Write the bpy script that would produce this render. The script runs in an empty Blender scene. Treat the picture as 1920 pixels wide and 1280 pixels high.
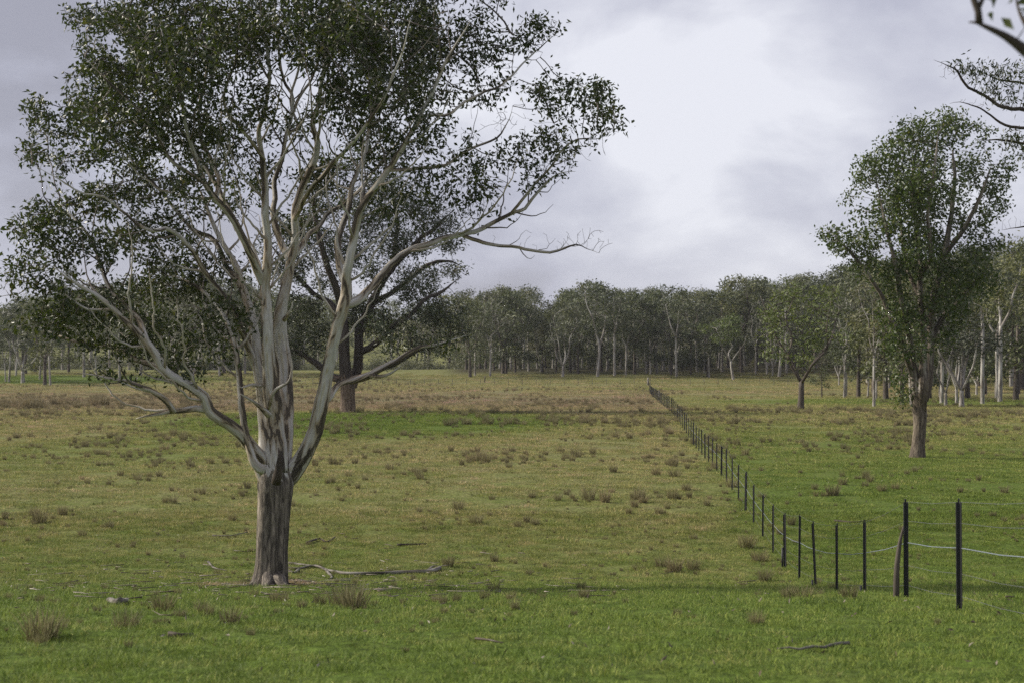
import bpy, math, random
import numpy as np
from mathutils import Vector, Matrix

random.seed(7)
rng = np.random.default_rng(11)
R = math.radians
S = bpy.context.scene
COL = S.collection

# ------------------------------------------------------------------ camera
F = 2666.7                                  # focal length in photo pixels (50 mm on 36 mm, 1920 px)
PITCH = math.atan(25 / F)
cam_d = bpy.data.cameras.new('camera')
cam = bpy.data.objects.new('camera', cam_d)
COL.objects.link(cam)
cam.location = (0, 0, 0)
cam.rotation_euler = (math.pi / 2 + PITCH, 0, 0)
cam_d.lens = 50
cam_d.sensor_width = 36
cam_d.clip_start = 0.1
cam_d.clip_end = 6000
cam_d.dof.use_dof = True
cam_d.dof.focus_distance = 34
cam_d.dof.aperture_fstop = 2.8
S.camera = cam

# ------------------------------------------------------------------ sky, sun, exposure
SUN_EL, SUN_AZ = 33, -80                     # azimuth clockwise from +Y: the sun stands to the left
W = bpy.data.worlds.new('World')
S.world = W
W.use_nodes = True
nt = W.node_tree
nt.nodes.clear()


def N(nt, t, **kw):
    n = nt.nodes.new(t)
    for k, v in kw.items():
        if k == 'ins':
            for kk, vv in v.items():
                n.inputs[kk].default_value = vv
        else:
            setattr(n, k, v)
    return n


def ramp(nt, stops, interp='LINEAR'):
    n = nt.nodes.new('ShaderNodeValToRGB')
    n.color_ramp.interpolation = interp
    e = n.color_ramp.elements
    while len(e) < len(stops):
        e.new(0.5)
    for i, (p, c) in enumerate(stops):
        e[i].position = p
        e[i].color = (c[0], c[1], c[2], 1) if hasattr(c, '__len__') else (c, c, c, 1)
    return n


out = N(nt, 'ShaderNodeOutputWorld')
bg = N(nt, 'ShaderNodeBackground')
sky = N(nt, 'ShaderNodeTexSky', sky_type='NISHITA', sun_disc=False, sun_elevation=R(SUN_EL), sun_rotation=R(SUN_AZ % 360))
skys = N(nt, 'ShaderNodeVectorMath', operation='SCALE')
skys.inputs['Scale'].default_value = 0.1
nt.links.new(sky.outputs[0], skys.inputs[0])
tc = N(nt, 'ShaderNodeTexCoord')
mp = N(nt, 'ShaderNodeMapping')
mp.inputs['Scale'].default_value = (1.0, 1.0, 1.9)
mp.inputs['Location'].default_value = (3.7, 1.2, 0.4)
nt.links.new(tc.outputs['Generated'], mp.inputs[0])
n1 = N(nt, 'ShaderNodeTexNoise', ins={'Scale': 5.2, 'Detail': 7, 'Roughness': 0.52, 'Distortion': 0.25})
nt.links.new(mp.outputs[0], n1.inputs['Vector'])
# the thin place in the overcast where light comes through, right of centre
dotn = N(nt, 'ShaderNodeVectorMath', operation='DISTANCE')
msub = N(nt, 'ShaderNodeMapping')
msub.vector_type = 'POINT'
msub.inputs['Scale'].default_value = (0.62, 0.62, 1.55)
nt.links.new(tc.outputs['Generated'], msub.inputs[0])
nt.links.new(msub.outputs[0], dotn.inputs[0])
bx, by = (1290 - 960) / F, (640 - 215) / F + 0.009
ln = math.sqrt(bx * bx + 1 + by * by)
dotn.inputs[1].default_value = (0.62 * bx / ln, 0.62 / ln, 1.55 * by / ln)
mr = N(nt, 'ShaderNodeMapRange', interpolation_type='SMOOTHSTEP')
mr.inputs['From Min'].default_value = 0.04
mr.inputs['From Max'].default_value = 0.26
mr.inputs['To Min'].default_value = 0.14
mr.inputs['To Max'].default_value = 0.0
nt.links.new(dotn.outputs['Value'], mr.inputs['Value'])
addn = N(nt, 'ShaderNodeMath', operation='ADD')
nt.links.new(n1.outputs['Fac'], addn.inputs[0])
nt.links.new(mr.outputs[0], addn.inputs[1])
cr = ramp(nt, [(0.36, (0.355, 0.355, 0.425)), (0.49, (0.49, 0.498, 0.60)), (0.60, (0.63, 0.64, 0.73)), (0.72, (0.83, 0.84, 0.91))])
nt.links.new(addn.outputs[0], cr.inputs[0])
mixw = N(nt, 'ShaderNodeMixRGB')
mixw.inputs[0].default_value = 0.92
nt.links.new(skys.outputs[0], mixw.inputs[1])
nt.links.new(cr.outputs[0], mixw.inputs[2])
nt.links.new(mixw.outputs[0], bg.inputs[0])
bg.inputs[1].default_value = 0.93
nt.links.new(bg.outputs[0], out.inputs[0])

sd = bpy.data.lights.new('sun', 'SUN')
sd.energy = 4.9
sd.angle = R(7)
sd.color = (1.0, 0.93, 0.80)
sun = bpy.data.objects.new('sun', sd)
COL.objects.link(sun)
az, el = R(SUN_AZ), R(SUN_EL)
sv = Vector((math.sin(az) * math.cos(el), math.cos(az) * math.cos(el), math.sin(el)))
sun.rotation_euler = sv.to_track_quat('Z', 'Y').to_euler()

S.view_settings.view_transform = 'Standard'
S.view_settings.look = 'None'
S.view_settings.gamma = 1
S.view_settings.use_curve_mapping = False
S.view_settings.exposure = 0.17
S.render.engine = 'CYCLES'
S.cycles.max_bounces = 5
S.cycles.diffuse_bounces = 2
S.cycles.glossy_bounces = 2
S.cycles.transmission_bounces = 3
S.cycles.transparent_max_bounces = 4
S.cycles.use_denoising = False
S.cycles.use_adaptive_sampling = False
S.cycles.volume_bounces = 0

# ------------------------------------------------------------------ numeric helpers
_tab = np.random.default_rng(5).random((256, 256))


def vnoise(x, y):
    x = np.asarray(x, float); y = np.asarray(y, float)
    xi = np.floor(x).astype(int); yi = np.floor(y).astype(int)
    fx = x - xi; fy = y - yi
    fx = fx * fx * (3 - 2 * fx); fy = fy * fy * (3 - 2 * fy)
    a = _tab[xi & 255, yi & 255]; b = _tab[(xi + 1) & 255, yi & 255]
    c = _tab[xi & 255, (yi + 1) & 255]; d = _tab[(xi + 1) & 255, (yi + 1) & 255]
    return (a + (b - a) * fx) * (1 - fy) + (c + (d - c) * fx) * fy


def fbm(x, y, o=4):
    s = 0; a = 0.5; t = 0
    for i in range(o):
        s = s + a * vnoise(x * 2 ** i + 17.3 * i, y * 2 ** i + 9.1 * i); t += a; a *= 0.5
    return s / t


_PY = [-60, -5, 0, 9, 15.5, 18.4, 21.5, 24.3, 27, 29.5, 32, 34.5, 37, 42, 49, 56, 63, 72, 90, 101, 114, 139, 167, 190, 215, 250, 300, 350, 450, 700, 1000, 1600, 3000]
_PD = [1.2, 1.55, 1.62, 2.10, 2.76, 3.16, 3.63, 4.03, 4.40, 4.66, 4.76, 4.78, 4.74, 4.62, 4.47, 4.46, 4.54, 4.60, 4.32, 4.2, 4.36, 4.60, 4.9, 5.05, 5.15, 4.95, 3.05, 2.1, -1.5, -14, -26, -40, -60]
_ty = np.linspace(-60, 3000, 30601)
_td = np.interp(_ty, _PY, _PD)
_k = np.ones(25) / 25
_td = np.convolve(np.pad(_td, 12, mode='edge'), _k, 'valid')


def terrain(x, y):
    x = np.asarray(x, float); y = np.asarray(y, float)
    z = -np.interp(y, _ty, _td)
    near = np.clip(1 - y / 120, 0.15, 1)
    z = z + (fbm(x * 0.22, y * 0.22, 3) - 0.5) * 0.22 * near * np.clip(y / 20, 0.3, 1)
    z = z + (fbm(x * 1.7 + 40, y * 1.7, 3) - 0.5) * 0.11 * np.clip(1 - y / 90, 0, 1)
    far = np.clip((y - 260) / 200, 0, 1)
    z = z + (fbm(x * 0.008 + 3, y * 0.008, 3) - 0.5) * 14 * far + far * np.clip(x / 200, -0.3, 1) * 10
    return z


def P(px, py, Y):
    """world point seen at photo pixel (px, py) at distance Y along +Y"""
    a = (px - 960) / F
    t = -(py - 640) / F
    dy = math.cos(PITCH) - t * math.sin(PITCH)
    dz = math.sin(PITCH) + t * math.cos(PITCH)
    k = Y / dy
    return np.array((a * k, Y, dz * k))


_Ys = np.concatenate([np.linspace(6, 120, 1500), np.linspace(120, 700, 1500)])


def ground_at(px, py):
    a = (px - 960) / F
    t = -(py - 640) / F
    dy = math.cos(PITCH) - t * math.sin(PITCH)
    dz = math.sin(PITCH) + t * math.cos(PITCH)
    d = _Ys * dz / dy - terrain(_Ys * a / dy, _Ys)
    w = np.where(d < 0)[0]
    Y = _Ys[w[0]] if len(w) else 350.0
    x = Y * a / dy
    return np.array((x, Y, float(terrain(x, Y))))


# ------------------------------------------------------------------ object helpers
def tag(o, label=None, cat=None, group=None, kind=None):
    if label: o['label'] = label
    if cat: o['category'] = cat
    if group: o['group'] = group
    if kind: o['kind'] = kind
    return o


def link(name, data, parent=None, loc=(0, 0, 0)):
    o = bpy.data.objects.new(name, data)
    COL.objects.link(o)
    o.location = loc
    if parent: o.parent = parent
    return o


def thing(name, loc, label, cat, group=None):
    o = link(name, None, None, tuple(loc))
    o.empty_display_size = 0.3
    return tag(o, label, cat, group)


def mesh_np(name, V, faces_list, attrs=None, mats=(), smooth=False):
    """faces_list: list of int arrays (n, k)"""
    me = bpy.data.meshes.new(name)
    V = np.asarray(V, np.float32)
    fl = [f for f in faces_list if len(f)]
    loops = np.concatenate([f.ravel() for f in fl]).astype(np.int32)
    tot = np.concatenate([np.full(len(f), f.shape[1]) for f in fl]).astype(np.int32)
    start = np.concatenate([[0], np.cumsum(tot)[:-1]]).astype(np.int32)
    me.vertices.add(len(V)); me.vertices.foreach_set('co', V.ravel())
    me.loops.add(len(loops)); me.loops.foreach_set('vertex_index', loops)
    me.polygons.add(len(tot)); me.polygons.foreach_set('loop_start', start)
    me.polygons.foreach_set('loop_total', tot)
    if smooth: me.polygons.foreach_set('use_smooth', np.ones(len(tot), bool))
    for k, a in (attrs or {}).items():
        a = np.asarray(a, np.float32)
        if a.ndim == 1:
            at = me.attributes.new(k, 'FLOAT', 'POINT'); at.data.foreach_set('value', a)
        else:
            at = me.attributes.new(k, 'FLOAT_VECTOR', 'POINT'); at.data.foreach_set('vector', a.ravel())
    for m in mats: me.materials.append(m)
    me.update(calc_edges=True)
    me.validate()
    return me


def resample(pts, rad, step, wob=0.0, seed=0, taper=False):
    """Catmull-Rom through the given points, evenly sampled; a little natural wobble"""
    pts = np.asarray(pts, float); rad = np.asarray(rad, float)
    p = np.vstack([2 * pts[0] - pts[1], pts, 2 * pts[-1] - pts[-2]])
    op, orr = [], []
    for i in range(len(pts) - 1):
        L = np.linalg.norm(pts[i + 1] - pts[i])
        n = max(1, int(round(L / step)))
        t = (np.arange(n) / n)[:, None]
        a, b, c, d = p[i], p[i + 1], p[i + 2], p[i + 3]
        op.append(0.5 * ((2 * b) + (-a + c) * t + (2 * a - 5 * b + 4 * c - d) * t ** 2 + (-a + 3 * b - 3 * c + d) * t ** 3))
        orr.append(rad[i] + (rad[i + 1] - rad[i]) * t[:, 0])
    op.append(pts[-1:]); orr.append(rad[-1:])
    op = np.vstack(op); orr = np.concatenate(orr)
    if taper:
        m = min(len(orr) - 1, 7)
        orr[-m:] *= np.linspace(1, 0.25, m)
    if wob:
        r = np.random.default_rng(seed)
        n = len(op)
        w = r.normal(0, 1, (n, 3))
        k = np.ones(5) / 5
        w = np.stack([np.convolve(w[:, j], k, 'same')[:n] for j in range(3)], 1)
        f = np.clip(np.arange(n) / 4, 0, 1)[:, None]
        op = op + w * wob * f
    return op, orr


def tubes(chains, rough=0.0, cap=True):
    """chains: list of (pts, radii, sides). Returns verts, faces list, bark attribute"""
    VV, FF, BB, off = [], [], [], 0
    byk = {}
    for c in chains: byk.setdefault(c[2], []).append(c)
    for k, cs in byk.items():
        pts = np.vstack([c[0] for c in cs]); rad = np.concatenate([c[1] for c in cs])
        ln = np.array([len(c[0]) for c in cs])
        cid = np.repeat(np.arange(len(cs)), ln)
        n = len(pts)
        same_next = np.zeros(n, bool); same_next[:-1] = cid[1:] == cid[:-1]
        same_prev = np.zeros(n, bool); same_prev[1:] = same_next[:-1]
        nx = np.roll(pts, -1, 0); pv = np.roll(pts, 1, 0)
        T = np.where(same_next[:, None], nx, pts) - np.where(same_prev[:, None], pv, pts)
        T /= np.linalg.norm(T, axis=1, keepdims=True) + 1e-9
        s = np.concatenate([[0], np.cumsum(ln)[:-1]]); e = s + ln - 1
        D = pts[e] - pts[s]
        D /= np.linalg.norm(D, axis=1, keepdims=True) + 1e-9
        ref = np.where(np.abs(D[:, 1:2]) > 0.8, np.array([[1., 0, 0]]), np.array([[0, 1., 0]]))
        A = ref[cid] - T * np.sum(ref[cid] * T, 1, keepdims=True)
        A /= np.linalg.norm(A, axis=1, keepdims=True) + 1e-9
        B = np.cross(T, A)
        seg = np.linalg.norm(pts - pv, axis=1) * same_prev
        cum = np.cumsum(seg); vl = cum - cum[s][cid]
        ang = np.arange(k) * 2 * math.pi / k
        rr = rad[:, None] * np.ones((1, k))
        if rough:
            aa = ang[None, :]; v = vl[:, None] + cid[:, None] * 7.3
            nn = fbm(np.cos(aa) * 3.2 + v * 0.35 + 50, np.sin(aa) * 3.2 + v * 0.5 + 50, 3) - 0.5
            rr = rr * (1 + rough * 2 * nn)
        V = pts[:, None, :] + rr[:, :, None] * (np.cos(ang)[None, :, None] * A[:, None, :] + np.sin(ang)[None, :, None] * B[:, None, :])
        bk = np.zeros((n, k, 3))
        bk[..., 0] = np.cos(ang)[None] * rad[:, None] + (cid * 3.17 % 29)[:, None]
        bk[..., 1] = np.sin(ang)[None] * rad[:, None]
        bk[..., 2] = vl[:, None] + (cid * 5.71 % 37)[:, None]
        i = np.where(same_next)[0]
        j = np.arange(k); j2 = (j + 1) % k
        a = off + i[:, None] * k + j[None]; b = off + i[:, None] * k + j2[None]
        f = np.stack([a, b, b + k, a + k], -1).reshape(-1, 4)
        FF.append(f)
        if cap:
            FF.append(off + e[:, None] * k + j[None])
            FF.append(off + s[:, None] * k + j[::-1][None])
        VV.append(V.reshape(-1, 3)); BB.append(bk.reshape(-1, 3)); off += n * k
    return np.vstack(VV), FF, np.vstack(BB)


def tube_obj(name, chains, mat, parent=None, loc=(0, 0, 0), rough=0.0):
    V, Fc, B = tubes(chains, rough)
    return link(name, mesh_np(name, V, Fc, {'bark': B}, [mat], True), parent, loc)


def grow(nodes, parent, att, step, kill, iters=80, jit=0.18, seed=0, up=0.0, maxd=1e9):
    """space colonisation: branches reach out to the attractor points"""
    r = np.random.default_rng(seed)
    n0 = len(nodes)
    cap_ = n0 + 60000
    nd = np.zeros((cap_, 3)); nd[:n0] = nodes
    pa = np.full(cap_, -1); pa[:n0] = parent
    nch = np.zeros(cap_, int)
    n = n0
    att = att.copy()
    best = np.full(len(att), 1e18); bi = np.zeros(len(att), int)

    def upd(lo, hi):
        for s in range(lo, hi, 400):
            e = min(hi, s + 400)
            d = ((att[:, None, :] - nd[None, s:e, :]) ** 2).sum(2)
            m = d.argmin(1); dm = d[np.arange(len(att)), m]
            w = dm < best
            best[w] = dm[w]; bi[w] = m[w] + s
    upd(0, n)
    for it in range(iters):
        if not len(att): break
        d = att - nd[bi]
        d /= np.linalg.norm(d, axis=1, keepdims=True) + 1e-9
        acc = np.zeros((n, 3)); np.add.at(acc, bi, d)
        act = np.unique(bi)
        act = act[nch[act] < 4]
        if not len(act): break
        v = acc[act]
        v /= np.linalg.norm(v, axis=1, keepdims=True) + 1e-9
        v += r.normal(0, jit, v.shape); v[:, 2] += up
        v /= np.linalg.norm(v, axis=1, keepdims=True) + 1e-9
        m = len(act)
        if n + m > cap_: break
        nd[n:n + m] = nd[act] + v * step; pa[n:n + m] = act; nch[act] += 1
        upd(n, n + m); n += m
        keep = best > kill * kill
        att = att[keep]; best = best[keep]; bi = bi[keep]
    return nd[:n], pa[:n]


def chains_of(nd, pa, n0, tip=0.004, pw=2.3, rmax=None, kthick=(0.012, 0.05)):
    """split the grown graph into chains, radii by the pipe rule"""
    n = len(nd)
    area = np.zeros(n)
    kids = [[] for _ in range(n)]
    for i in range(n0, n): kids[pa[i]].append(i)
    for i in range(n - 1, n0 - 1, -1):
        area[i] = sum(area[k] for k in kids[i]) if kids[i] else tip ** pw
    rad = area ** (1 / pw)
    depth_to_tip = np.zeros(n, int)
    for i in range(n - 1, -1, -1):
        if kids[i]: depth_to_tip[i] = 1 + min(depth_to_tip[k] for k in kids[i])
    chains = []
    stack = []
    for i in range(n0):
        for k in kids[i]: stack.append((i, k))
    while stack:
        p0, c = stack.pop()
        idx = [p0, c]
        while kids[c]:
            ks = sorted(kids[c], key=lambda q: -area[q])
            for q in ks[1:]: stack.append((c, q))
            c = ks[0]; idx.append(c)
        pts = nd[idx]; rr = rad[idx].copy(); rr[0] = min(rr[1] * 1.15, rmax or 9)
        if rmax: rr = np.minimum(rr, rmax)
        if len(pts) > 4:
            sm = pts.copy(); sm[1:-1] = (pts[:-2] + 2 * pts[1:-1] + pts[2:]) / 4; pts = sm
        mx = rr.max()
        k = 3 if mx < kthick[0] else 5 if mx < kthick[1] else 8
        chains.append((pts, rr, k))
    return chains, kids, rad, depth_to_tip


def leaves(centres, n_each, size, width, spread, seed=0, droop=0.5, fold=0.12, mats=(), name='foliage', tri=False):
    """many single leaves (small folded rhombs) round the twig ends"""
    r = np.random.default_rng(seed)
    C = np.repeat(centres, n_each, 0)
    n = len(C)
    C = C + r.normal(0, spread, (n, 3))
    d = r.normal(0, 1, (n, 3)); d[:, 2] -= droop
    d /= np.linalg.norm(d, axis=1, keepdims=True)
    q = r.normal(0, 1, (n, 3)); q -= d * (q * d).sum(1, keepdims=True)
    q /= np.linalg.norm(q, axis=1, keepdims=True)
    w = np.cross(d, q)
    L = size * r.uniform(0.6, 1.25, (n, 1)); Wd = width * r.uniform(0.7, 1.2, (n, 1))
    a = C; m1 = C + d * L * 0.42 + q * Wd * 0.5 + w * L * fold; m2 = C + d * L * 0.42 - q * Wd * 0.5 + w * L * fold
    t = C + d * L
    V = np.stack([a, m1, t, m2], 1).reshape(-1, 3)
    i = np.arange(n) * 4
    fs = np.concatenate([np.stack([i, i + 1, i + 2], 1), np.stack([i, i + 2, i + 3], 1)])
    big = np.repeat(r.random(len(centres)), n_each)
    rnd = np.repeat(0.6 * r.random(n) + 0.4 * big, 4)
    return mesh_np(name, V, [fs], {'rnd': rnd}, mats)


# ------------------------------------------------------------------ materials
def new_mat(name):
    m = bpy.data.materials.new(name)
    m.use_nodes = True
    t = m.node_tree
    b = t.nodes['Principled BSDF']
    return m, t, b


def noise(t, vec, scale, detail=3, rough=0.55, dist=0.0):
    n = N(t, 'ShaderNodeTexNoise', ins={'Scale': scale, 'Detail': detail, 'Roughness': rough, 'Distortion': dist})
    if vec is not None: t.links.new(vec, n.inputs['Vector'])
    return n


def math_n(t, op, a, b=None, clamp=False):
    n = N(t, 'ShaderNodeMath', operation=op, use_clamp=clamp)
    for i, v in enumerate((a, b)):
        if v is None: continue
        if isinstance(v, (int, float)): n.inputs[i].default_value = v
        else: t.links.new(v, n.inputs[i])
    return n.outputs[0]


def mix_c(t, f, a, b, mode='MIX'):
    n = N(t, 'ShaderNodeMixRGB', blend_type=mode)
    for i, v in enumerate((f, a, b)):
        if isinstance(v, (int, float)): n.inputs[i].default_value = v
        elif isinstance(v, tuple): n.inputs[i].default_value = (*v, 1)
        else: t.links.new(v, n.inputs[i])
    return n.outputs[0]


FX0, FY0, FS = 4.87, 15.5, 0.077             # the paddock fence line: x = FX0 + FS (y - FY0)


def pasture_group():
    """greenness of the sward by place: grazed green near, dry straw and rush bands farther off"""
    g = bpy.data.node_groups.new('pasture_colour', 'ShaderNodeTree')
    g.interface.new_socket('Color', in_out='OUTPUT', socket_type='NodeSocketColor')
    g.interface.new_socket('Green', in_out='OUTPUT', socket_type='NodeSocketFloat')
    o = N(g, 'NodeGroupOutput')
    geo = N(g, 'ShaderNodeNewGeometry')
    flat = N(g, 'ShaderNodeVectorMath', operation='MULTIPLY'); flat.inputs[1].default_value = (1, 1, 0)
    g.links.new(geo.outputs['Position'], flat.inputs[0])
    pos = flat.outputs[0]
    sx = N(g, 'ShaderNodeSeparateXYZ'); g.links.new(pos, sx.inputs[0])
    x, y = sx.outputs[0], sx.outputs[1]
    big = noise(g, pos, 0.045, 3)
    w = math_n(g, 'MULTIPLY', math_n(g, 'SUBTRACT', big.outputs['Fac'], 0.5), 0.55)
    yy = math_n(g, 'MULTIPLY', y, math_n(g, 'ADD', w, 1.0))
    yf = math_n(g, 'DIVIDE', yy, 320.0, True)
    L = ramp(g, [(0.0, 1.0), (20 / 320, 0.98), (30 / 320, 0.72), (42 / 320, 0.50), (60 / 320, 0.42), (90 / 320, 0.37), (108 / 320, 0.30), (118 / 320, 0.12),
                 (150 / 320, 0.10), (175 / 320, 0.20), (215 / 320, 0.32), (270 / 320, 0.38), (1.0, 0.42)])
    Rr = ramp(g, [(0.0, 1.0), (45 / 320, 0.92), (75 / 320, 0.66), (95 / 320, 0.44), (120 / 320, 0.48), (160 / 320, 0.42), (185 / 320, 0.26), (225 / 320, 0.36), (1.0, 0.4)])
    g.links.new(yf, L.inputs[0]); g.links.new(yf, Rr.inputs[0])
    side = math_n(g, 'SUBTRACT', x, math_n(g, 'ADD', math_n(g, 'MULTIPLY', y, FS), FX0 - FS * FY0))
    ms = N(g, 'ShaderNodeMapRange', interpolation_type='SMOOTHSTEP')
    ms.inputs['From Min'].default_value = -1.2; ms.inputs['From Max'].default_value = 1.5
    g.links.new(side, ms.inputs['Value'])
    base = mix_c(g, ms.outputs[0], L.outputs[0], Rr.outputs[0])

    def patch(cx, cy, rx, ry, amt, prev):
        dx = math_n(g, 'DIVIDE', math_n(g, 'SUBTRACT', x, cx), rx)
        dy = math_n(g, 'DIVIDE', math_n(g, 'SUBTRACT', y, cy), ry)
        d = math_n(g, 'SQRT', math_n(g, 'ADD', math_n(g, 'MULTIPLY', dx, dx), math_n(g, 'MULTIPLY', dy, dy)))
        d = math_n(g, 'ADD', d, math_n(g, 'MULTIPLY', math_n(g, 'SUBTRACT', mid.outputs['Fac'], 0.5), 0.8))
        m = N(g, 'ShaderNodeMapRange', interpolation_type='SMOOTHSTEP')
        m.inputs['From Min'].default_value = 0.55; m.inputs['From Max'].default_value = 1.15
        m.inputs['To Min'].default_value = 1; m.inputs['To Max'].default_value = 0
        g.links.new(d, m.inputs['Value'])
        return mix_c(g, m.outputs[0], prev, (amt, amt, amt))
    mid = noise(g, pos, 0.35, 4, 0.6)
    base = patch(-9.5, 92, 15, 17, 0.97, base)        # green under the spreading tree
    base = patch(-19, 66, 9, 16, 0.60, base)
    base = patch(42, 140, 24, 16, 0.80, base)         # green among the right-hand trees
    base = patch(-95, 262, 45, 18, 1.0, base)         # green slope at the far left
    base = patch(24, 214, 18, 6, 0.60, base)
    base = patch(-4, 20, 16, 9, 1.0, base)
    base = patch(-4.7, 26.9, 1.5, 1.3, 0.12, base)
    fine = noise(g, pos, 1.6, 5, 0.65)
    v = math_n(g, 'ADD', base, math_n(g, 'MULTIPLY', math_n(g, 'SUBTRACT', mid.outputs['Fac'], 0.5), 0.62))
    v = math_n(g, 'ADD', v, math_n(g, 'MULTIPLY', math_n(g, 'SUBTRACT', fine.outputs['Fac'], 0.5), 0.95), True)
    col = ramp(g, [(0.0, (0.195, 0.160, 0.092)), (0.18, (0.255, 0.225, 0.112)), (0.36, (0.262, 0.262, 0.100)), (0.55, (0.212, 0.236, 0.070)),
                   (0.78, (0.155, 0.207, 0.042)), (1.0, (0.127, 0.189, 0.031))])
    g.links.new(v, col.inputs[0])
    # leaf litter and bare earth under the wood
    ff = N(g, 'ShaderNodeMapRange', interpolation_type='SMOOTHSTEP')
    ff.inputs['From Min'].default_value = 272; ff.inputs['From Max'].default_value = 292
    g.links.new(math_n(g, 'ADD', y, math_n(g, 'MULTIPLY', math_n(g, 'SUBTRACT', mid.outputs['Fac'], 0.5), 30)), ff.inputs['Value'])
    fl = N(g, 'ShaderNodeMapRange', interpolation_type='SMOOTHSTEP')
    fl.inputs['From Min'].default_value = -16; fl.inputs['From Max'].default_value = -9
    g.links.new(math_n(g, 'SUBTRACT', x, math_n(g, 'MULTIPLY', math_n(g, 'SUBTRACT', y, 290), -0.035)), fl.inputs['Value'])
    cc = mix_c(g, math_n(g, 'MULTIPLY', ff.outputs[0], fl.outputs[0]), col.outputs[0], mix_c(g, mid.outputs['Fac'], (0.05, 0.042, 0.028), (0.12, 0.115, 0.05)))
    g.links.new(cc, o.inputs['Color']); g.links.new(v, o.inputs['Green'])
    return g


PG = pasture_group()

m_ground, t, b = new_mat('pasture_soil')
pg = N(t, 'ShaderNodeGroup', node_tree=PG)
geo = N(t, 'ShaderNodeNewGeometry')
nf = noise(t, geo.outputs['Position'], 9.0, 5, 0.7)
nc = noise(t, geo.outputs['Position'], 2.3, 4, 0.65)
cr1 = ramp(t, [(0.34, 0.28), (0.62, 0.92)])
t.links.new(nf.outputs['Fac'], cr1.inputs[0])
c = mix_c(t, 1.0, pg.outputs[0], cr1.outputs[0], 'MULTIPLY')
cr2 = ramp(t, [(0.62, 0.0), (0.72, 1.0)])
t.links.new(nc.outputs['Fac'], cr2.inputs[0])
c = mix_c(t, math_n(t, 'MULTIPLY', cr2.outputs[0], 0.45), c, (0.11, 0.085, 0.05))
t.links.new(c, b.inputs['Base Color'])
b.inputs['Roughness'].default_value = 0.95
b.inputs['Specular IOR Level'].default_value = 0.1
bp = N(t, 'ShaderNodeBump', ins={'Strength': 0.8, 'Distance': 0.06})
t.links.new(math_n(t, 'ADD', nf.outputs['Fac'], nc.outputs['Fac']), bp.inputs['Height'])
t.links.new(bp.outputs[0], b.inputs['Normal'])


def grass_mat(name, mult, dry=0.0):
    m, t, b = new_mat(name)
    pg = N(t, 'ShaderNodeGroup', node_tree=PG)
    oi = N(t, 'ShaderNodeObjectInfo')
    at = N(t, 'ShaderNodeAttribute', attribute_name='rnd')
    r1 = ramp(t, [(0, (0.55, 0.55, 0.55)), (0.5, (0.95, 0.95, 0.95)), (0.85, (1.3, 1.2, 1.1)), (1, (1.9, 1.7, 1.9))])
    t.links.new(at.outputs['Fac'], r1.inputs[0])
    r2 = ramp(t, [(0, (0.50, 0.55, 0.60)), (0.35, (0.9, 0.92, 0.9)), (0.75, (1.1, 1.05, 1.0)), (0.9, (1.5, 1.25, 1.6)), (1, (1.9, 1.4, 2.4))])
    t.links.new(oi.outputs['Random'], r2.inputs[0])
    c = mix_c(t, 1, mix_c(t, 1, pg.outputs[0], r1.outputs[0], 'MULTIPLY'), r2.outputs[0], 'MULTIPLY')
    c = mix_c(t, 1, c, (mult, mult, mult), 'MULTIPLY')
    if dry: c = mix_c(t, dry, c, mix_c(t, at.outputs['Fac'], (0.12, 0.098, 0.055), (0.33, 0.28, 0.165)))
    t.links.new(c, b.inputs['Base Color'])
    b.inputs['Roughness'].default_value = 0.6
    b.inputs['Specular IOR Level'].default_value = 0.25
    tr = N(t, 'ShaderNodeBsdfTranslucent')
    t.links.new(c, tr.inputs[0])
    mx = N(t, 'ShaderNodeMixShader'); mx.inputs[0].default_value = 0.3
    t.links.new(b.outputs[0], mx.inputs[1]); t.links.new(tr.outputs[0], mx.inputs[2])
    t.links.new(mx.outputs[0], t.nodes['Material Output'].inputs[0])
    return m


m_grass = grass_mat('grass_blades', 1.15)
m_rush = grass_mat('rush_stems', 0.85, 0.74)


def leaf_mat(name, stops, transl=0.28, rough=0.42):
    m, t, b = new_mat(name)
    at = N(t, 'ShaderNodeAttribute', attribute_name='rnd')
    oi = N(t, 'ShaderNodeObjectInfo')
    r1 = ramp(t, stops)
    t.links.new(at.outputs['Fac'], r1.inputs[0])
    r2 = ramp(t, [(0, (0.58, 0.62, 0.66)), (0.4, (0.95, 0.98, 1.0)), (0.75, (1.15, 1.12, 1.0)), (1, (1.55, 1.38, 1.05))])
    t.links.new(oi.outputs['Random'], r2.inputs[0])
    c = mix_c(t, 1, r1.outputs[0], r2.outputs[0], 'MULTIPLY')
    t.links.new(c, b.inputs['Base Color'])
    b.inputs['Roughness'].default_value = rough
    tr = N(t, 'ShaderNodeBsdfTranslucent')
    t.links.new(mix_c(t, 1, c, (1.3, 1.35, 0.7), 'MULTIPLY'), tr.inputs[0])
    mx = N(t, 'ShaderNodeMixShader'); mx.inputs[0].default_value = transl
    t.links.new(b.outputs[0], mx.inputs[1]); t.links.new(tr.outputs[0], mx.inputs[2])
    t.links.new(mx.outputs[0], t.nodes['Material Output'].inputs[0])
    return m


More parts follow.
